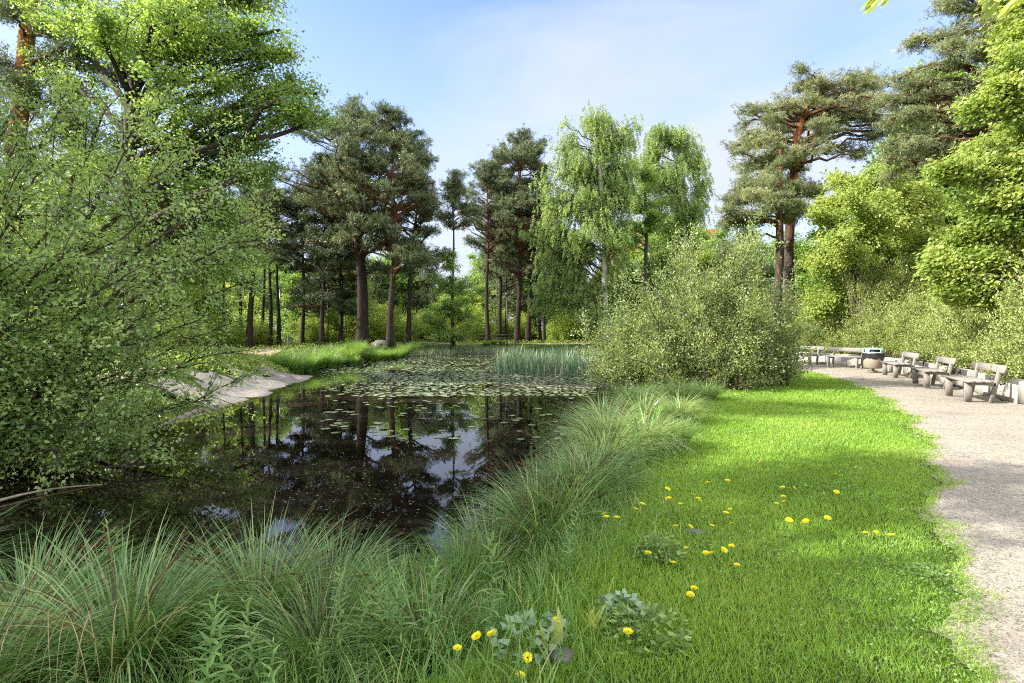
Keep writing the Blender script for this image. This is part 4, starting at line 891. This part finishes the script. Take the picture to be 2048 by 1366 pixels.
for x, y, r in pads[295:]:
    v, f = pad_geo((x, y, WZ+.006), r, rg.uniform(0, 6), rg.choice([0, 0, .05, .25]), rg, 9); V.append(v); Fc.append(f+n_); n_ += len(v); Rn += [rg.uniform()]*len(v)
link('lily_pads', mesh('lily_pads', np.concatenate(V), np.concatenate(Fc), PAD, rnd=Rn), label='dense carpet of lily pads at the far end of the pond', cat='lily pads', kind='stuff')
# pale floating specks, thicker by the reeds
n = 3600; uu = rg.uniform(560, 1200, n); vv = 740+rg.uniform(0, 1, n)**1.2*330; yy = 2*F/(vv-HV); xx = (uu-CU)/F*yy
keep = (pond_sd(np.stack([xx, yy], 1)) < -.05) & (rg.uniform(0, 1, n) < .25+.75*(wob(xx, yy, 1.6, 3) > .35))
n2 = 4200; x2 = rg.normal(1.9, .9, n2); y2 = rg.normal(18.6, .55, n2)+.1*x2; k2 = pond_sd(np.stack([x2, y2], 1)) < -.02
X_ = np.concatenate([xx[keep], x2[k2]]); Y_ = np.concatenate([yy[keep], y2[k2]]); C = np.column_stack([X_, Y_, np.full(len(X_), WZ+.004)])
s = np.concatenate([rg.uniform(.003, .013, keep.sum())*(1+yy[keep]*.08), rg.uniform(.02, .06, k2.sum())]); a = rg.uniform(0, 6.28, len(C)); d = np.stack([np.cos(a), np.sin(a), 0*a], 1)*s[:, None]; e = np.stack([-np.sin(a), np.cos(a), 0*a], 1)*s[:, None]*.6
v = np.stack([C-d, C-e, C+d, C+e], 1).reshape(-1, 3); link('floating_litter', mesh('floating_litter', v, (np.arange(len(C))*4)[:, None]+np.arange(4)[None], SPECK, rnd=np.repeat(rg.uniform(0, 1, len(C)), 4)), label='pale seed and petal litter drifting on the dark water', cat='floating litter', kind='stuff')
# reed bed
n = 5200; y = rg.uniform(22.5, 34, n); x = rg.uniform(-.9, 7.5, n)
ok = (x > -.9+.05*(y-24)+.3*np.sin(y*2)) & (pond_sd(np.stack([x, y], 1)) < .5); x, y = x[ok], y[ok]; n = len(x); root = np.column_stack([x, y, np.full(n, WZ-.05)])
fo = Foliage(); fo.add(*blades(root, rg.uniform(.55, 1.5, n)*(.68+.25*wob(x, y, .9)), rg.uniform(.02, .04, n), rg.uniform(0, 6.28, n), rg.uniform(0, .35, n), rg.uniform(0, .5, n), 4, rg))
link('reed_bed', fo.mesh('reed_bed', G_REED), label='bed of blue green reeds standing in the far right water', cat='reeds', kind='stuff')
n = 2600; t = rg.uniform(0, 1, n); x = -8+t*9+rg.normal(0, .3, n); y = 37+6.2*np.sin(t*2)+rg.normal(0, .5, n); root = np.column_stack([x, y, np.full(n, WZ-.03)])
fo = Foliage(); fo.add(*blades(root, rg.uniform(.3, .8, n), rg.uniform(.015, .03, n), rg.uniform(0, 6.28, n), rg.uniform(0, .4, n), rg.uniform(0, 1, n), 3, rg, rnd=rg.uniform(.6, 1, n)))
link('dry_reeds', fo.mesh('dry_reeds', G_REED), label='low dry reed stubble along the far shore behind the lily pads', cat='reeds', kind='stuff')

# ------------------------------------------------------------------ sedge tussocks
def tussock_mesh(seed, n, L, w, spread=.16, bend=(.6, 1.9), mat=G_SEDGE, tilt=.45, segs=7, wind=(0, 0)):
    rg = np.random.default_rng(seed); az = rg.uniform(0, 2*math.pi, n); rr = spread*np.sqrt(rg.uniform(0, 1, n))
    root = np.column_stack([rr*np.cos(az), rr*np.sin(az), np.zeros(n)]); az2 = az+rg.normal(0, .5, n)
    Ln = L*rg.uniform(.55, 1.15, n); fo = Foliage()
    fo.add(*blades(root, Ln, w*rg.uniform(.6, 1.2, n), az2, rg.uniform(.02, tilt, n), rg.uniform(*bend, n), segs, rg, rnd=np.clip(rg.beta(1.6, 1.6, n)*.95+.02, 0, 1)))
    return fo.mesh('blades', mat), rg
def tussock_kind(seed, n, L, w, heads=22, mat=G_SEDGE, **kw):
    me, rg = tussock_mesh(seed, n, L, w, mat=mat, **kw); hm = MB()
    for q in range(heads):
        a = rg.uniform(0, 6.28); d = np.array([math.cos(a), math.sin(a), 0]); tp = d*L*rg.uniform(.25, .6)+np.array([0, 0, L*rg.uniform(.55, .85)])
        b = bez(d*.05, d*.1+np.array([0, 0, L*.6]), tp, 6); hm.tube(b, .0015, 3, False)
        e = unit(b[-1]-b[-2]); hm.tube([b[-1]-e*.0, b[-1]+e*.015, b[-1]+e*.04, b[-1]+e*.06], [.0015, .005, .004, .001], 5, False)
    return me, hm
TK = []
for sd_, n, L, w, mt, kw in [(401, 1050, .98, .0125, G_SEDGE, dict(bend=(.8, 2.0), tilt=.6)), (402, 950, .9, .012, G_SEDGE, dict(bend=(.7, 1.9), tilt=.6)), (403, 1150, 1.1, .011, G_SEDGEL, dict(bend=(1.0, 2.3), tilt=.6)), (404, 700, .7, .0115, G_TALL, dict(bend=(.2, 1.2), tilt=.35)), (405, 900, .95, .016, G_TALL, dict(segs=5, spread=.3, bend=(.5, 1.8)))]:
    me, hm = tussock_kind(sd_, n, L, w, heads=30 if sd_ != 405 else 6, mat=mt, **kw)
    h0 = hm.build('seed_heads', B_PBR, None); hme = h0.data; bpy.data.objects.remove(h0); TK.append((me, hme))
def tuss(k, x, y, s, rz, label, group, sz=1, lean=0):
    t = empty('sedge_tussock', (x, y, hz(x, y)-.02), rz, label=label, cat='sedge tussock', group=group); t.scale = (s, s, s*sz)
    link('blades', TK[k][0], t); link('seed_heads', TK[k][1], t); return t
NG = 'sedge tussocks on the near bank'
for q, (k, x, y, s, sz, lab) in enumerate([
    (0, -2.25, 2.95, 1.0, 1.0, 'largest sedge tussock with straw coloured hanging stalks, bottom left'),
    (1, -3.15, 3.35, .95, 1, 'sedge tussock at the bottom left corner edge of the water'),
    (0, -2.7, 2.55, .9, .9, 'low sedge tussock in the very bottom left corner'),
    (1, -1.75, 3.55, 1.05, 1.05, 'sedge tussock leaning over the water, behind the largest bottom left one'),
    (0, -1.35, 3.75, .95, .95, 'sedge tussock whose blades arch furthest right over the dark water'),
    (1, -1.15, 3.1, .8, .9, 'small sedge tussock left of the bottom centre water glimpse'),
    (3, -.75, 3.35, .85, 1.0, 'upright grass tuft at bottom centre with water showing through'),
    (3, -.38, 3.65, .85, 1.0, 'upright grass tuft left of the dark round tussock'),
    (0, .28, 4.35, .95, 1.0, 'dark round sedge tussock jutting into the water at centre'),
    (1, .5, 4.65, .9, 1.0, 'sedge tussock just behind the dark round one'),
    (1, .85, 5.4, .9, .8, 'sedge tussock between the dark round one and the pale arching one'),
    (2, 1.15, 6.2, .95, .8, 'pale arching sedge tussock leaning left over the water'),
    (2, 1.75, 6.7, .85, .8, 'pale sedge tussock in sun beside the lawn'),
    (2, 1.35, 7.2, 1.0, .85, 'largest pale sedge tussock, its blades combed over to the left'),
    (3, 2.2, 6.9, .8, .8, 'upright grass tuft at the lawn edge right of the pale tussocks'),
    (0, 2.1, 8.3, .9, .85, 'green sedge tussock behind the pale ones'),
    (2, 2.9, 8.9, .8, .8, 'feathery sedge tussock at the lawn edge before the willow bush'),
    (0, 2.6, 10.3, .9, .8, 'green sedge tussock at the left foot of the willow bush'),
    (0, 3.6, 10.9, .9, .8, 'green sedge tussock at the front foot of the willow bush'),
    (1, 4.4, 11.6, .8, .8, 'dark sedge tussock under the right front of the willow bush'),
    (1, 1.7, 9.4, .9, 1, 'small sedge tussock at the water line behind the pale ones'),
    (1, -.15, 4.0, .85, 1, 'low sedge tussock filling the notch of the bank left of the dark round one'), (0, .75, 5.0, .8, 1, 'small sedge tussock tucked behind the dark round one on the lawn side'), (1, -.5, 3.0, .7, 1, 'short sedge tussock at bottom centre above the dandelion pair'), (1, -4.2, 3.3, 1.1, 1, 'sedge tussock cut by the left edge of the picture')]):
    tuss(k, x, y, s, q*1.9, lab, NG, sz)
rg = np.random.default_rng(210)
for q in range(26):
    t = q/25; x = np.interp(t, [0, .45, .8, 1], [-10.0, -9.1, -7.6, -4]); y = np.interp(t, [0, .45, .8, 1], [22.6, 31, 38, 43.3])
    tuss(4, x-.25+rg.normal()*.2, y, 1.0+rg.uniform(-.15, .2), q*2.3, 'dense green sedge tussock in the row along the far left shore' if t < .8 else 'low sedge tussock at the far end of the pond', 'sedge tussocks on the far left shore')
for q in range(7):
    tuss(4, rg.uniform(-3, 3), rg.uniform(44.5, 46.5), .7, q, 'low sedge tussock at the far end of the pond', 'sedge tussocks on the far left shore')

# ------------------------------------------------------------------ lawn and tall grass
def scatter(n, xr, yr, falloff=True):
    r = rng.uniform(0, 1, n); y = yr[0]*(yr[1]/yr[0])**r if falloff else rng.uniform(*yr, n)
    return y
pl_x = lambda y: np.interp(y, pl2[:, 1], pl2[:, 0])
pond_x = lambda y: np.interp(y, [2, 2.8, 3.3, 4.2, 5.1, 6.4, 8, 10, 12.5, 15, 18], [-9, -1.2, -.45, -.05, .2, .55, .9, 1.5, 2.5, 3.2, 4])
NL = 400000
y = 1.7*(26/1.7)**(rng.uniform(0, 1, NL)); xl = pond_x(y)+.75+.25*np.sin(y*3); xr = pl_x(y)+.06; x = xl+(xr-xl)*rng.uniform(0, 1, NL)
m = (rng.uniform(0, 1, NL) < np.clip((xr-xl)/4.5, .25, 1)); x, y = x[m], y[m]
edge = (pl_x(y)-x); pz = H(x, y); n = len(x)
patch = wob(x, y, 1.7, 1)*.5+.5
Lh = (.022+.022*patch+.032*rng.uniform(0, 1, n)**2)*np.clip(.5+edge*2, .45, 1)*(1+.9*ss(.9, .0, x-pond_x(y)-.7))*(1+.012*y)
wd = .0038*np.maximum(1, y/3.2)**.85*rng.uniform(.7, 1.3, n)
fo = Foliage(); fo.add(*blades(np.column_stack([x, y, pz-.004]), Lh, wd, rng.uniform(0, 6.28, n), rng.uniform(.1, .7, n), rng.uniform(.1, 1.0, n), 3, rng, rnd=np.clip(rng.beta(1.7, 1.7, n)*.75+.27*patch, 0, 1)))
link('lawn_grass', fo.mesh('lawn_grass', G_LAWN), label='short bright green lawn grass between the pond bank and the path', cat='lawn', kind='stuff')
# stray blades creeping over the path edge
n = 14000; y = 1.8*(20/1.8)**rng.uniform(0, 1, n); x = pl_x(y)+np.abs(rng.normal(0, .09, n))*(1+.5*np.sin(y*5)); fo = Foliage()
fo.add(*blades(np.column_stack([x, y, H(x, y)+.008]), rng.uniform(.02, .05, n), .0035*np.maximum(1, y/3), rng.uniform(0, 6.28, n), rng.uniform(.3, 1.2, n), rng.uniform(.2, 1, n), 3, rng))
link('edge_grass', fo.mesh('edge_grass', G_LAWN), label='thin grass creeping over the gravel path edge', cat='grass', kind='stuff')
# tall bank grass
n = 34000; y = 1.8*(17/1.8)**rng.uniform(0, 1, n); px = pond_x(y); x = px+.02+np.abs(rng.normal(0, .5, n)); near = rng.uniform(0, 1, n) < .33; x = np.where((y < 3.4) & near, rng.uniform(-4, .5, n), x)
y = np.where((y < 3.4) & near & (rng.uniform(0, 1, n) < .5), rng.uniform(2.0, 3.0, n), y)
sd = pond_sd(np.stack([x, y], 1)); k = (sd > -.05) & (x < px*0+np.maximum(px+1.5, .7)); x, y, sd = x[k], y[k], sd[k]; n = len(x)
Ln = (.16+.26*rng.uniform(0, 1, n))*np.clip(1.2-.45*sd, .35, 1)
fo = Foliage(); fo.add(*blades(np.column_stack([x, y, H(x, y)-.01]), Ln, .007*np.maximum(1, y/4)**.8*rng.uniform(.6, 1.2, n), rng.uniform(0, 6.28, n), rng.uniform(.03, .4, n), rng.uniform(.1, 1.5, n), 5, rng))
link('bank_grass', fo.mesh('bank_grass', G_TALL), label='tall rough grass along the near pond bank', cat='grass', kind='stuff')
# left bank and far ground grass
n = 90000; y = 9*(62/9)**rng.uniform(0, 1, n); x = rng.uniform(-1.15, .55, n)*y; sd = pond_sd(np.stack([x, y], 1)); dp = np.minimum(*[segdist(np.stack([x, y], 1), np.array(c, float), False)[0] for c in ([(-13, 4), (-12.2, 11), (-11.8, 17), (-13, 24), (-16.5, 34), (-20, 44), (-24, 56)], [(-19, 41), (-14, 42.5), (-8, 46), (0, 49.5), (9, 49), (14, 42), (12, 34)])])
onslab = (y > 13) & (y < 21.8) & (x > -11.2) & (x < -7); k = (sd > .1) & (dp > 1.1) & (~onslab | (wob(x, y, 1.9, 2) > .45)) & ((x < 0) | (y > 40)); x, y = x[k], y[k]; n = len(x)
fo = Foliage(); fo.add(*blades(np.column_stack([x, y, H(x, y)+.01]), rng.uniform(.08, .3, n), .012*np.maximum(1, y/18), rng.uniform(0, 6.28, n), rng.uniform(.1, .6, n), rng.uniform(.1, 1.2, n), 3, rng))
link('meadow_grass', fo.mesh('meadow_grass', G_TALL), label='rough grass on the left bank and across the pond', cat='grass', kind='stuff')
# leafy ground cover, left bank and below the far trees
n = 16000; rg = np.random.default_rng(222); t = rg.uniform(0, 1, n); x = np.where(rg.uniform(0, 1, n) < .55, rg.normal(-10.9, .55, n), rg.uniform(-26, 16, n)); y = np.where(x > -13, np.where(np.abs(x+10.9) < 2, rg.uniform(17, 24, n), rg.uniform(47, 56, n)), rg.uniform(26, 50, n))
k = (pond_sd(np.stack([x, y], 1)) > .5); x, y = x[k], y[k]; C = np.column_stack([x, y, H(x, y)+rg.uniform(.03, .32, len(x))])
fo = Foliage(); fo.add(*leaves(C, .12, .36, .1, .5, r=rg)); link('ground_cover', fo.mesh('ground_cover', L_LIME), label='leafy ground cover in sun on the left bank and woodland floor', cat='ground cover', kind='stuff')

# clover and plantain leaves in the lawn
n = 16000; rg = np.random.default_rng(225); y = 2*(14/2)**rg.uniform(0, 1, n); xl_ = pond_x(y)+.8; xr_ = pl_x(y)+.1; x = xl_+(xr_-xl_)*rg.uniform(0, 1, n); k = (wob(x, y, 2.6, 4) > .1) | (xr_-x < .35) & (rg.uniform(0, 1, n) < .6); x, y = x[k], y[k]
C = np.column_stack([x, y, H(x, y)+rg.uniform(.01, .045, len(x))]); fo = Foliage(); fo.add(*leaves(C, .017*np.maximum(1, y/4), .42, .0, .7, r=rg)); link('lawn_clover', fo.mesh('lawn_clover', L_HERB), label='small clover and plantain leaves spread through the lawn', cat='clover', kind='stuff')

# ------------------------------------------------------------------ dandelions
rg = np.random.default_rng(230)
def flower_mesh():
    v, f, r_ = [], [], []
    for ring, (n, r, up, ln) in enumerate([(26, .004, .15, .018), (22, .004, .45, .015), (16, .003, .9, .010)]):
        for q in range(n):
            a = q/n*2*math.pi+ring*.13+rg.normal()*.04; d = np.array([math.cos(a), math.sin(a), 0]); s_ = np.array([-math.sin(a), math.cos(a), 0]); e = d*math.cos(up)+np.array([0, 0, math.sin(up)])
            b0 = len(v); l_ = ln*rg.uniform(.85, 1.1); v += [d*r-s_*.0010, d*r+s_*.0010, d*r+e*l_+s_*.0019, d*r+e*l_-s_*.0019]; f.append((b0, b0+1, b0+2, b0+3)); r_ += [rg.uniform()]*4
    return mesh('flower_head', np.array(v), np.array(f), PETAL, rnd=r_)
FLM = flower_mesh(); mb = MB(); mb.lathe([(.0012, -.012), (.006, -.010), (.007, -.003), (.004, .002)], k=10); g_ = mb.build('calyx', STEM); CALM = g_.data; bpy.data.objects.remove(g_)
dl = [(953, 1272, .24), (983, 1267, .25), (915, 1296, .22), (1055, 1315, .12), (1041, 1350, .06), (1113, 1240, .12), (1256, 1263, .10), (1381, 1189, .09), (1388, 1176, .08), (1347, 1125, .07), (1474, 1130, .10), (1412, 1106, .10), (1421, 1107, .10), (1296, 1106, .10), (1351, 1052, .18), (1381, 1053, .14), (1424, 1051, .12),
      (1272, 1018, .28), (1285, 1008, .30), (1208, 1028, .30), (1213, 1034, .29), (1234, 1035, .27), (1335, 978, .26), (1337, 997, .24), (1361, 1008, .18), (1385, 989, .18), (1396, 997, .15), (1400, 1002, .14), (1460, 1019, .12), (1452, 1026, .1), (1462, 1046, .1), (1568, 1003, .08), (1553, 1007, .08), (1567, 993, .07), (1673, 984, .07),
      (1647, 989, .07), (1655, 1036, .07), (1612, 1042, .08), (1605, 1047, .07), (1578, 1040, .07), (1782, 1070, .06), (1752, 1064, .06), (1731, 1066, .06), (1463, 1092, .07), (1455, 961, .1), (1415, 965, .1), (1588, 976, .07), (1565, 975, .07), (1372, 1096, .08), (1448, 1100, .08), (1600, 930, .06), (1670, 948, .06), (1520, 925, .06)]
dlab = {0: 'left one of the pair of tall dandelions at bottom centre', 1: 'right one of the pair of tall dandelions at bottom centre', 2: 'tall dandelion seen from behind, left of the bottom centre pair', 3: 'dandelion in front of the grey leafed plant', 4: 'lowest dandelion at the bottom edge', 5: 'dandelion beside an upright pale leaf, above the grey leafed plant',
        6: 'lone dandelion on the lawn right of the grey leafed plant', 7: 'front one of two dandelions by the dark leafy tuft', 8: 'rear one of two dandelions by the dark leafy tuft', 9: 'dandelion low in the grass below the fallen stick', 10: 'dandelion right of the fallen stick', 13: 'dandelion left of the dark green leafy clump', 14: 'dandelion above the fallen stick, left of two', 15: 'dandelion above the fallen stick, right of two'}
for q, (u, v, h) in enumerate(dl):
    z0 = 0
    for _ in range(4):
        Yd = (CAMH-h-z0)*F/(v-HV); x = (u-CU)/F*Yd; z0 = hz(x, Yd)
    t = empty('dandelion', (x, Yd, z0), label=dlab.get(q, 'yellow dandelion among the tall grass at the bank' if h > .13 else 'small yellow dandelion in the open lawn' if u > 1500 else 'short yellow dandelion where the lawn meets the bank'), cat='dandelion', group='dandelions on the lawn and bank')
    lx, ly = rg.normal()*.03*h/.2, rg.normal()*.03*h/.2
    b = MB(); b.tube(bez(np.array([lx, ly, 0]), np.array([lx*.3, ly*.3, h*.6]), np.array([0, 0, h-.01]), 6), [.0026, .0026, .0024, .0022, .002, .002], 6, False); b.build('stem', STEM, t, smooth=True)
    fh = link('flower_head', FLM, t); fh.location = (0, 0, h); s = rg.uniform(.85, 1.2)*(1 if Yd < 4 else 1.15); fh.scale = (s, s, s); fh.rotation_euler = (rg.normal()*.25+.15, rg.normal()*.2, rg.uniform(0, 6)); cx = link('calyx', CALM, fh)
# ------------------------------------------------------------------ leafy stems (loosestrife) on the bank
def herb_mesh(seed, h, nn, ll):
    rg = np.random.default_rng(seed); fo = Foliage(); lean = rg.normal(size=2)*.06; b = bez(np.array([0, 0, 0.]), np.array([lean[0]*.3, lean[1]*.3, h*.6]), np.array([lean[0], lean[1], h]), 12)
    C, D, S_ = [], [], []
    for q in range(nn):
        t = .15+.85*q/(nn-1); k = t*11; i = int(min(10, k)); p = b[i]*(1-(k-i))+b[i+1]*(k-i); a0 = q*1.57
        for w in range(3 if t < .9 else 4):
            a = a0+w*2.09+rg.normal()*.15; C.append(p); D.append((math.cos(a), math.sin(a), .25+.9*t**3)); S_.append(ll*(.7+.5*math.sin(math.pi*t))*(1 if t < .95 else .7))
    C, D, S_ = np.array(C), unit(np.array(D)), np.array(S_); n = len(C)
    fo.add(*blades(C, S_, S_*.20, np.arctan2(D[:, 1], D[:, 0]), np.arccos(D[:, 2]), rg.uniform(.3, 1.0, n), 4, rg, rnd=np.clip(rg.normal(.5, .2, n), 0, 1)))
    sm = MB(); sm.tube(b, np.linspace(.0035, .0015, 12), 5, False); return fo.mesh('leaves', L_HERB), sm
HK = []
for q, (h, nn, ll) in enumerate([(.62, 13, .09), (.78, 16, .10), (.5, 11, .085), (.68, 15, .075)]):
    me, sm = herb_mesh(500+q, h, nn, ll); o = sm.build('stem', STEM); HK.append((me, o.data)); bpy.data.objects.remove(o)
hp = [(232, 1150, 3.55, 'left one of the two leafy stems standing above the sedge over the dark water', 1, 1.05), (256, 1160, 3.6, 'right one of the two leafy stems standing above the sedge over the dark water', 1, 1.0), (303, 1180, 3.5, 'leafy stem with curled tip right of the two tall ones', 0, 1),
      (410, 1366, 2.35, 'leafy stem at the bottom edge among the left sedges', 1, .9), (457, 1340, 2.5, 'leafy stem with bright tip right of the left sedges', 0, 1), (515, 1260, 2.7, 'pale tipped leafy stem between the left and centre sedges', 0, 1)]
hc = 0
for u, v, Yd, lab, k, s in hp:
    x = (u-CU)/F*Yd; t = empty('loosestrife_plant', (x, Yd, hz(x, Yd)), hc, label=lab, cat='wild plant', group='leafy stems on the bank'); t.scale = (s, s, s); link('leaves', HK[k][0], t); link('stem', HK[k][1], t); hc += 1
for q in range(44):
    if q < 32: x, y, w = rg.normal(1.75, .45), rg.uniform(4.6, 7.8), 'leafy green stem in the patch between the pale tussocks and the lawn'; x = pond_x(y)+abs(rg.normal(.75, .35))
    else: x, y, w = rg.uniform(-1.3, .45), rg.uniform(2.75, 3.4), 'leafy green stem in the patch at bottom centre'
    if pond_sd(np.array([[x, y]]))[0] < .02: y -= .5
    k = q % 4; s = rg.uniform(.75, 1.05); t = empty('loosestrife_plant', (x, y, hz(x, y)), q*1.1, label=w, cat='wild plant', group='leafy stems on the bank'); t.scale = (s, s, s*.95); link('leaves', HK[k][0], t); link('stem', HK[k][1], t)

# low broad-leaved weeds
def weed(x, y, n, rad, ls, mat, hgt, name, label, cat, seed, ratio=.4):
    rg = np.random.default_rng(seed); a = rg.uniform(0, 6.28, n); r = rad*np.sqrt(rg.uniform(0, 1, n)); C = np.column_stack([r*np.cos(a), r*np.sin(a), hgt*rg.uniform(.2, 1, n)*(1-.6*(r/rad)**2)])
    d = np.column_stack([np.cos(a), np.sin(a), rg.uniform(-.1, .5, n)]); v, f, rr = leaves(C, ls, ratio, .05, .5, dirs=d, r=rg); st = MB()
    for c in C[::2]: st.tube([(c[0]*.4, c[1]*.4, 0), c], [.002, .001], 3, False)
    t = empty(name, (x, y, hz(x, y)), label=label, cat=cat); fo = Foliage(); fo.add(v, f, rr); link('leaves', fo.mesh('leaves', mat), t); st.build('stems', STEM, t)
def gp(u, v, h=0): Yd = (CAMH-h)*F/(v-HV); return (u-CU)/F*Yd, Yd
x, y = gp(1070, 1300, -.05); weed(x, y, 130, .20, .055, L_GREY, .12, 'grey_leaved_plant', 'low plant with rounded grey green leaves beside the stone at bottom centre', 'wild plant', 601)
x, y = gp(1315, 1120); weed(x, y, 420, .17, .04, L_LINDEN, .2, 'leafy_clump', 'dark green feathery clump below the taller dandelions', 'wild plant', 602, .25)
x, y = gp(1290, 1270); weed(x, y, 260, .22, .045, L_LINDEN, .12, 'leafy_clump', 'dark low leafy clump in the lawn right of the grey leaved plant', 'wild plant', 603, .28)
x, y = gp(1870, 1150); weed(x, y, 260, .14, .03, L_LINDEN, .05, 'leafy_clump', 'small dark green mat at the path edge', 'wild plant', 604, .3)
x, y = gp(1245, 1225); weed(x, y, 90, .12, .05, L_GREY, .09, 'grey_leaved_plant', 'small patch of pale rounded leaves left of the dark low clump', 'wild plant', 605)
x, y = gp(1880, 1070); 
# upright docks
for q, (u, v, lab) in enumerate([(1105, 1290, 'upright pale dock leaf left of the stone'), (1185, 1255, 'upright light green dock leaf in the lawn edge')]):
    x, y = gp(u, v, .02); rg = np.random.default_rng(610+q); n = 5; fo = Foliage(); fo.add(*blades(np.zeros((n, 3))+rg.normal(size=(n, 3))*[.02, .02, 0], rg.uniform(.12, .2, n), rg.uniform(.035, .05, n), rg.uniform(0, 6, n), rg.uniform(.1, .5, n), rg.uniform(.2, .8, n), 5, rg, rnd=np.full(n, .9)))
    o = link('dock_plant', fo.mesh('dock_plant', L_LIME), label=lab, cat='wild plant'); o.location = (x, y, hz(x, y))
# stones, sticks
def rock(name, x, y, s, seed, label):
    import bmesh
    bm = bmesh.new(); bmesh.ops.create_icosphere(bm, subdivisions=3, radius=1); rg = np.random.default_rng(seed); ph = rg.uniform(0, 6, 6)
    for v in bm.verts:
        c = v.co; k = 1+.14*math.sin(c.x*2.3+ph[0])+.12*math.sin(c.y*3.1+ph[1])+.07*math.sin(c.z*5+c.x*4+ph[2]); v.co = Vector((c.x*s[0]*k, c.y*s[1]*k, c.z*s[2]*k))
    me = bpy.data.meshes.new(name); bm.to_mesh(me); bm.free(); me.materials.append(STONE); o = link(name, me, label=label, cat='stone'); o.location = (x, y, hz(x, y)+s[2]*.35)
x, y = gp(1125, 1316); rock('stone', x, y, (.075, .05, .03), 1, 'grey stone half sunk in the grass beside the grey leaved plant')
x, y = gp(1388, 1066); rock('stone', x, y, (.09, .05, .02), 2, 'pale flat stone behind the fallen stick')
rock('boulder', (757-CU)/F*36.5, 36.8, (.6, .42, .30), 3, 'grey boulder beside the straight pine across the pond')
b = MB(); a0 = np.array([*gp(1390, 1097), .03]); a1 = np.array([*gp(1443, 1133), .02]); b.tube([a0, (a0+a1)/2+[.01, 0, .015], a1], [.004, .0055, .004], 6); b.build('fallen_stick', B_TWIG, None, smooth=True, label='thin fallen stick lying in the lawn between the dandelions', cat='stick')
b = MB(); q0 = P(-60, 1030, 5.6); q1 = P(60, 985, 6.3); q2 = P(205, 968, 6.6); q0[2] = WZ+.02; q1[2] = WZ+.06; q2[2] = WZ+.0
b.tube(bez(q0, q1, q2, 9), np.linspace(.022, .006, 9), 6); b.build('floating_branch', B_PALE, None, smooth=True, label='bare grey branch lying on the dark water at left', cat='branch')
# hanging straw stalks on the big tussock
rg = np.random.default_rng(620); b = MB()
for q in range(15):
    c = np.array([-2.25+rg.normal()*.22, 2.62+rg.normal()*.05, hz(-2.2, 2.9)+.62]); d = rg.normal(size=2)*.05; pts_ = bez(c, c+np.array([d[0]*2, -.12, -.02]), c+np.array([d[0]*3, -.15, -.30-rg.uniform(0, .14)]), 6); b.tube(pts_, np.linspace(.0018, .0032, 6)*rg.uniform(.6, 1.2), 4)
b.build('straw_stalks', STRAW, None, label='bunch of pale straw coloured stalks hanging on the largest bottom left tussock', cat='dry stalks', kind='stuff')
# pebbles on the path
rg = np.random.default_rng(630); n = 5200; y = 1.9*(9/1.9)**rg.uniform(0, 1, n); x = pl_x(y)+.1+rg.uniform(0, 1, n)**1.1*3.6; s = rg.uniform(.0018, .0045, n)*rg.uniform(.6, 1.3, n)
oc = np.array([(1, 0, 0), (0, 1, 0), (-1, 0, 0), (0, -1, 0), (0, 0, .6)]); v = np.column_stack([x, y, H(x, y)+.012])[:, None]+oc[None]*s[:, None, None]*rg.uniform(.7, 1.3, (n, 5, 1))
f = (np.arange(n)*5)[:, None, None]+np.array([(0, 1, 4), (1, 2, 4), (2, 3, 4), (3, 0, 4)])[None]
link('path_grit', mesh('path_grit', v.reshape(-1, 3), f.reshape(-1, 3), STONE), label='loose grit scattered over the gravel path', cat='grit', kind='stuff')

# fallen leaf bits and bud scales on path and lawn
rg = np.random.default_rng(640); n = 1500; y = 2.2*(24/2.2)**rg.uniform(0, 1, n); x = pl_x(y)+rg.normal(.4, 1.1, n)*np.where(rg.uniform(0, 1, n) < .5, .35, 1.3); C = np.column_stack([x, y, H(x, y)+.014+np.where(x < pl_x(y), .025, 0)])
fo = Foliage(); fo.add(*leaves(C, .016*np.maximum(1, y/7), .33, 0, .85, r=rg)); link('fallen_leaves', fo.mesh('fallen_leaves', STRAWL), label='small brown leaf bits lying along the gravel path and lawn edge', cat='leaf litter', kind='stuff')
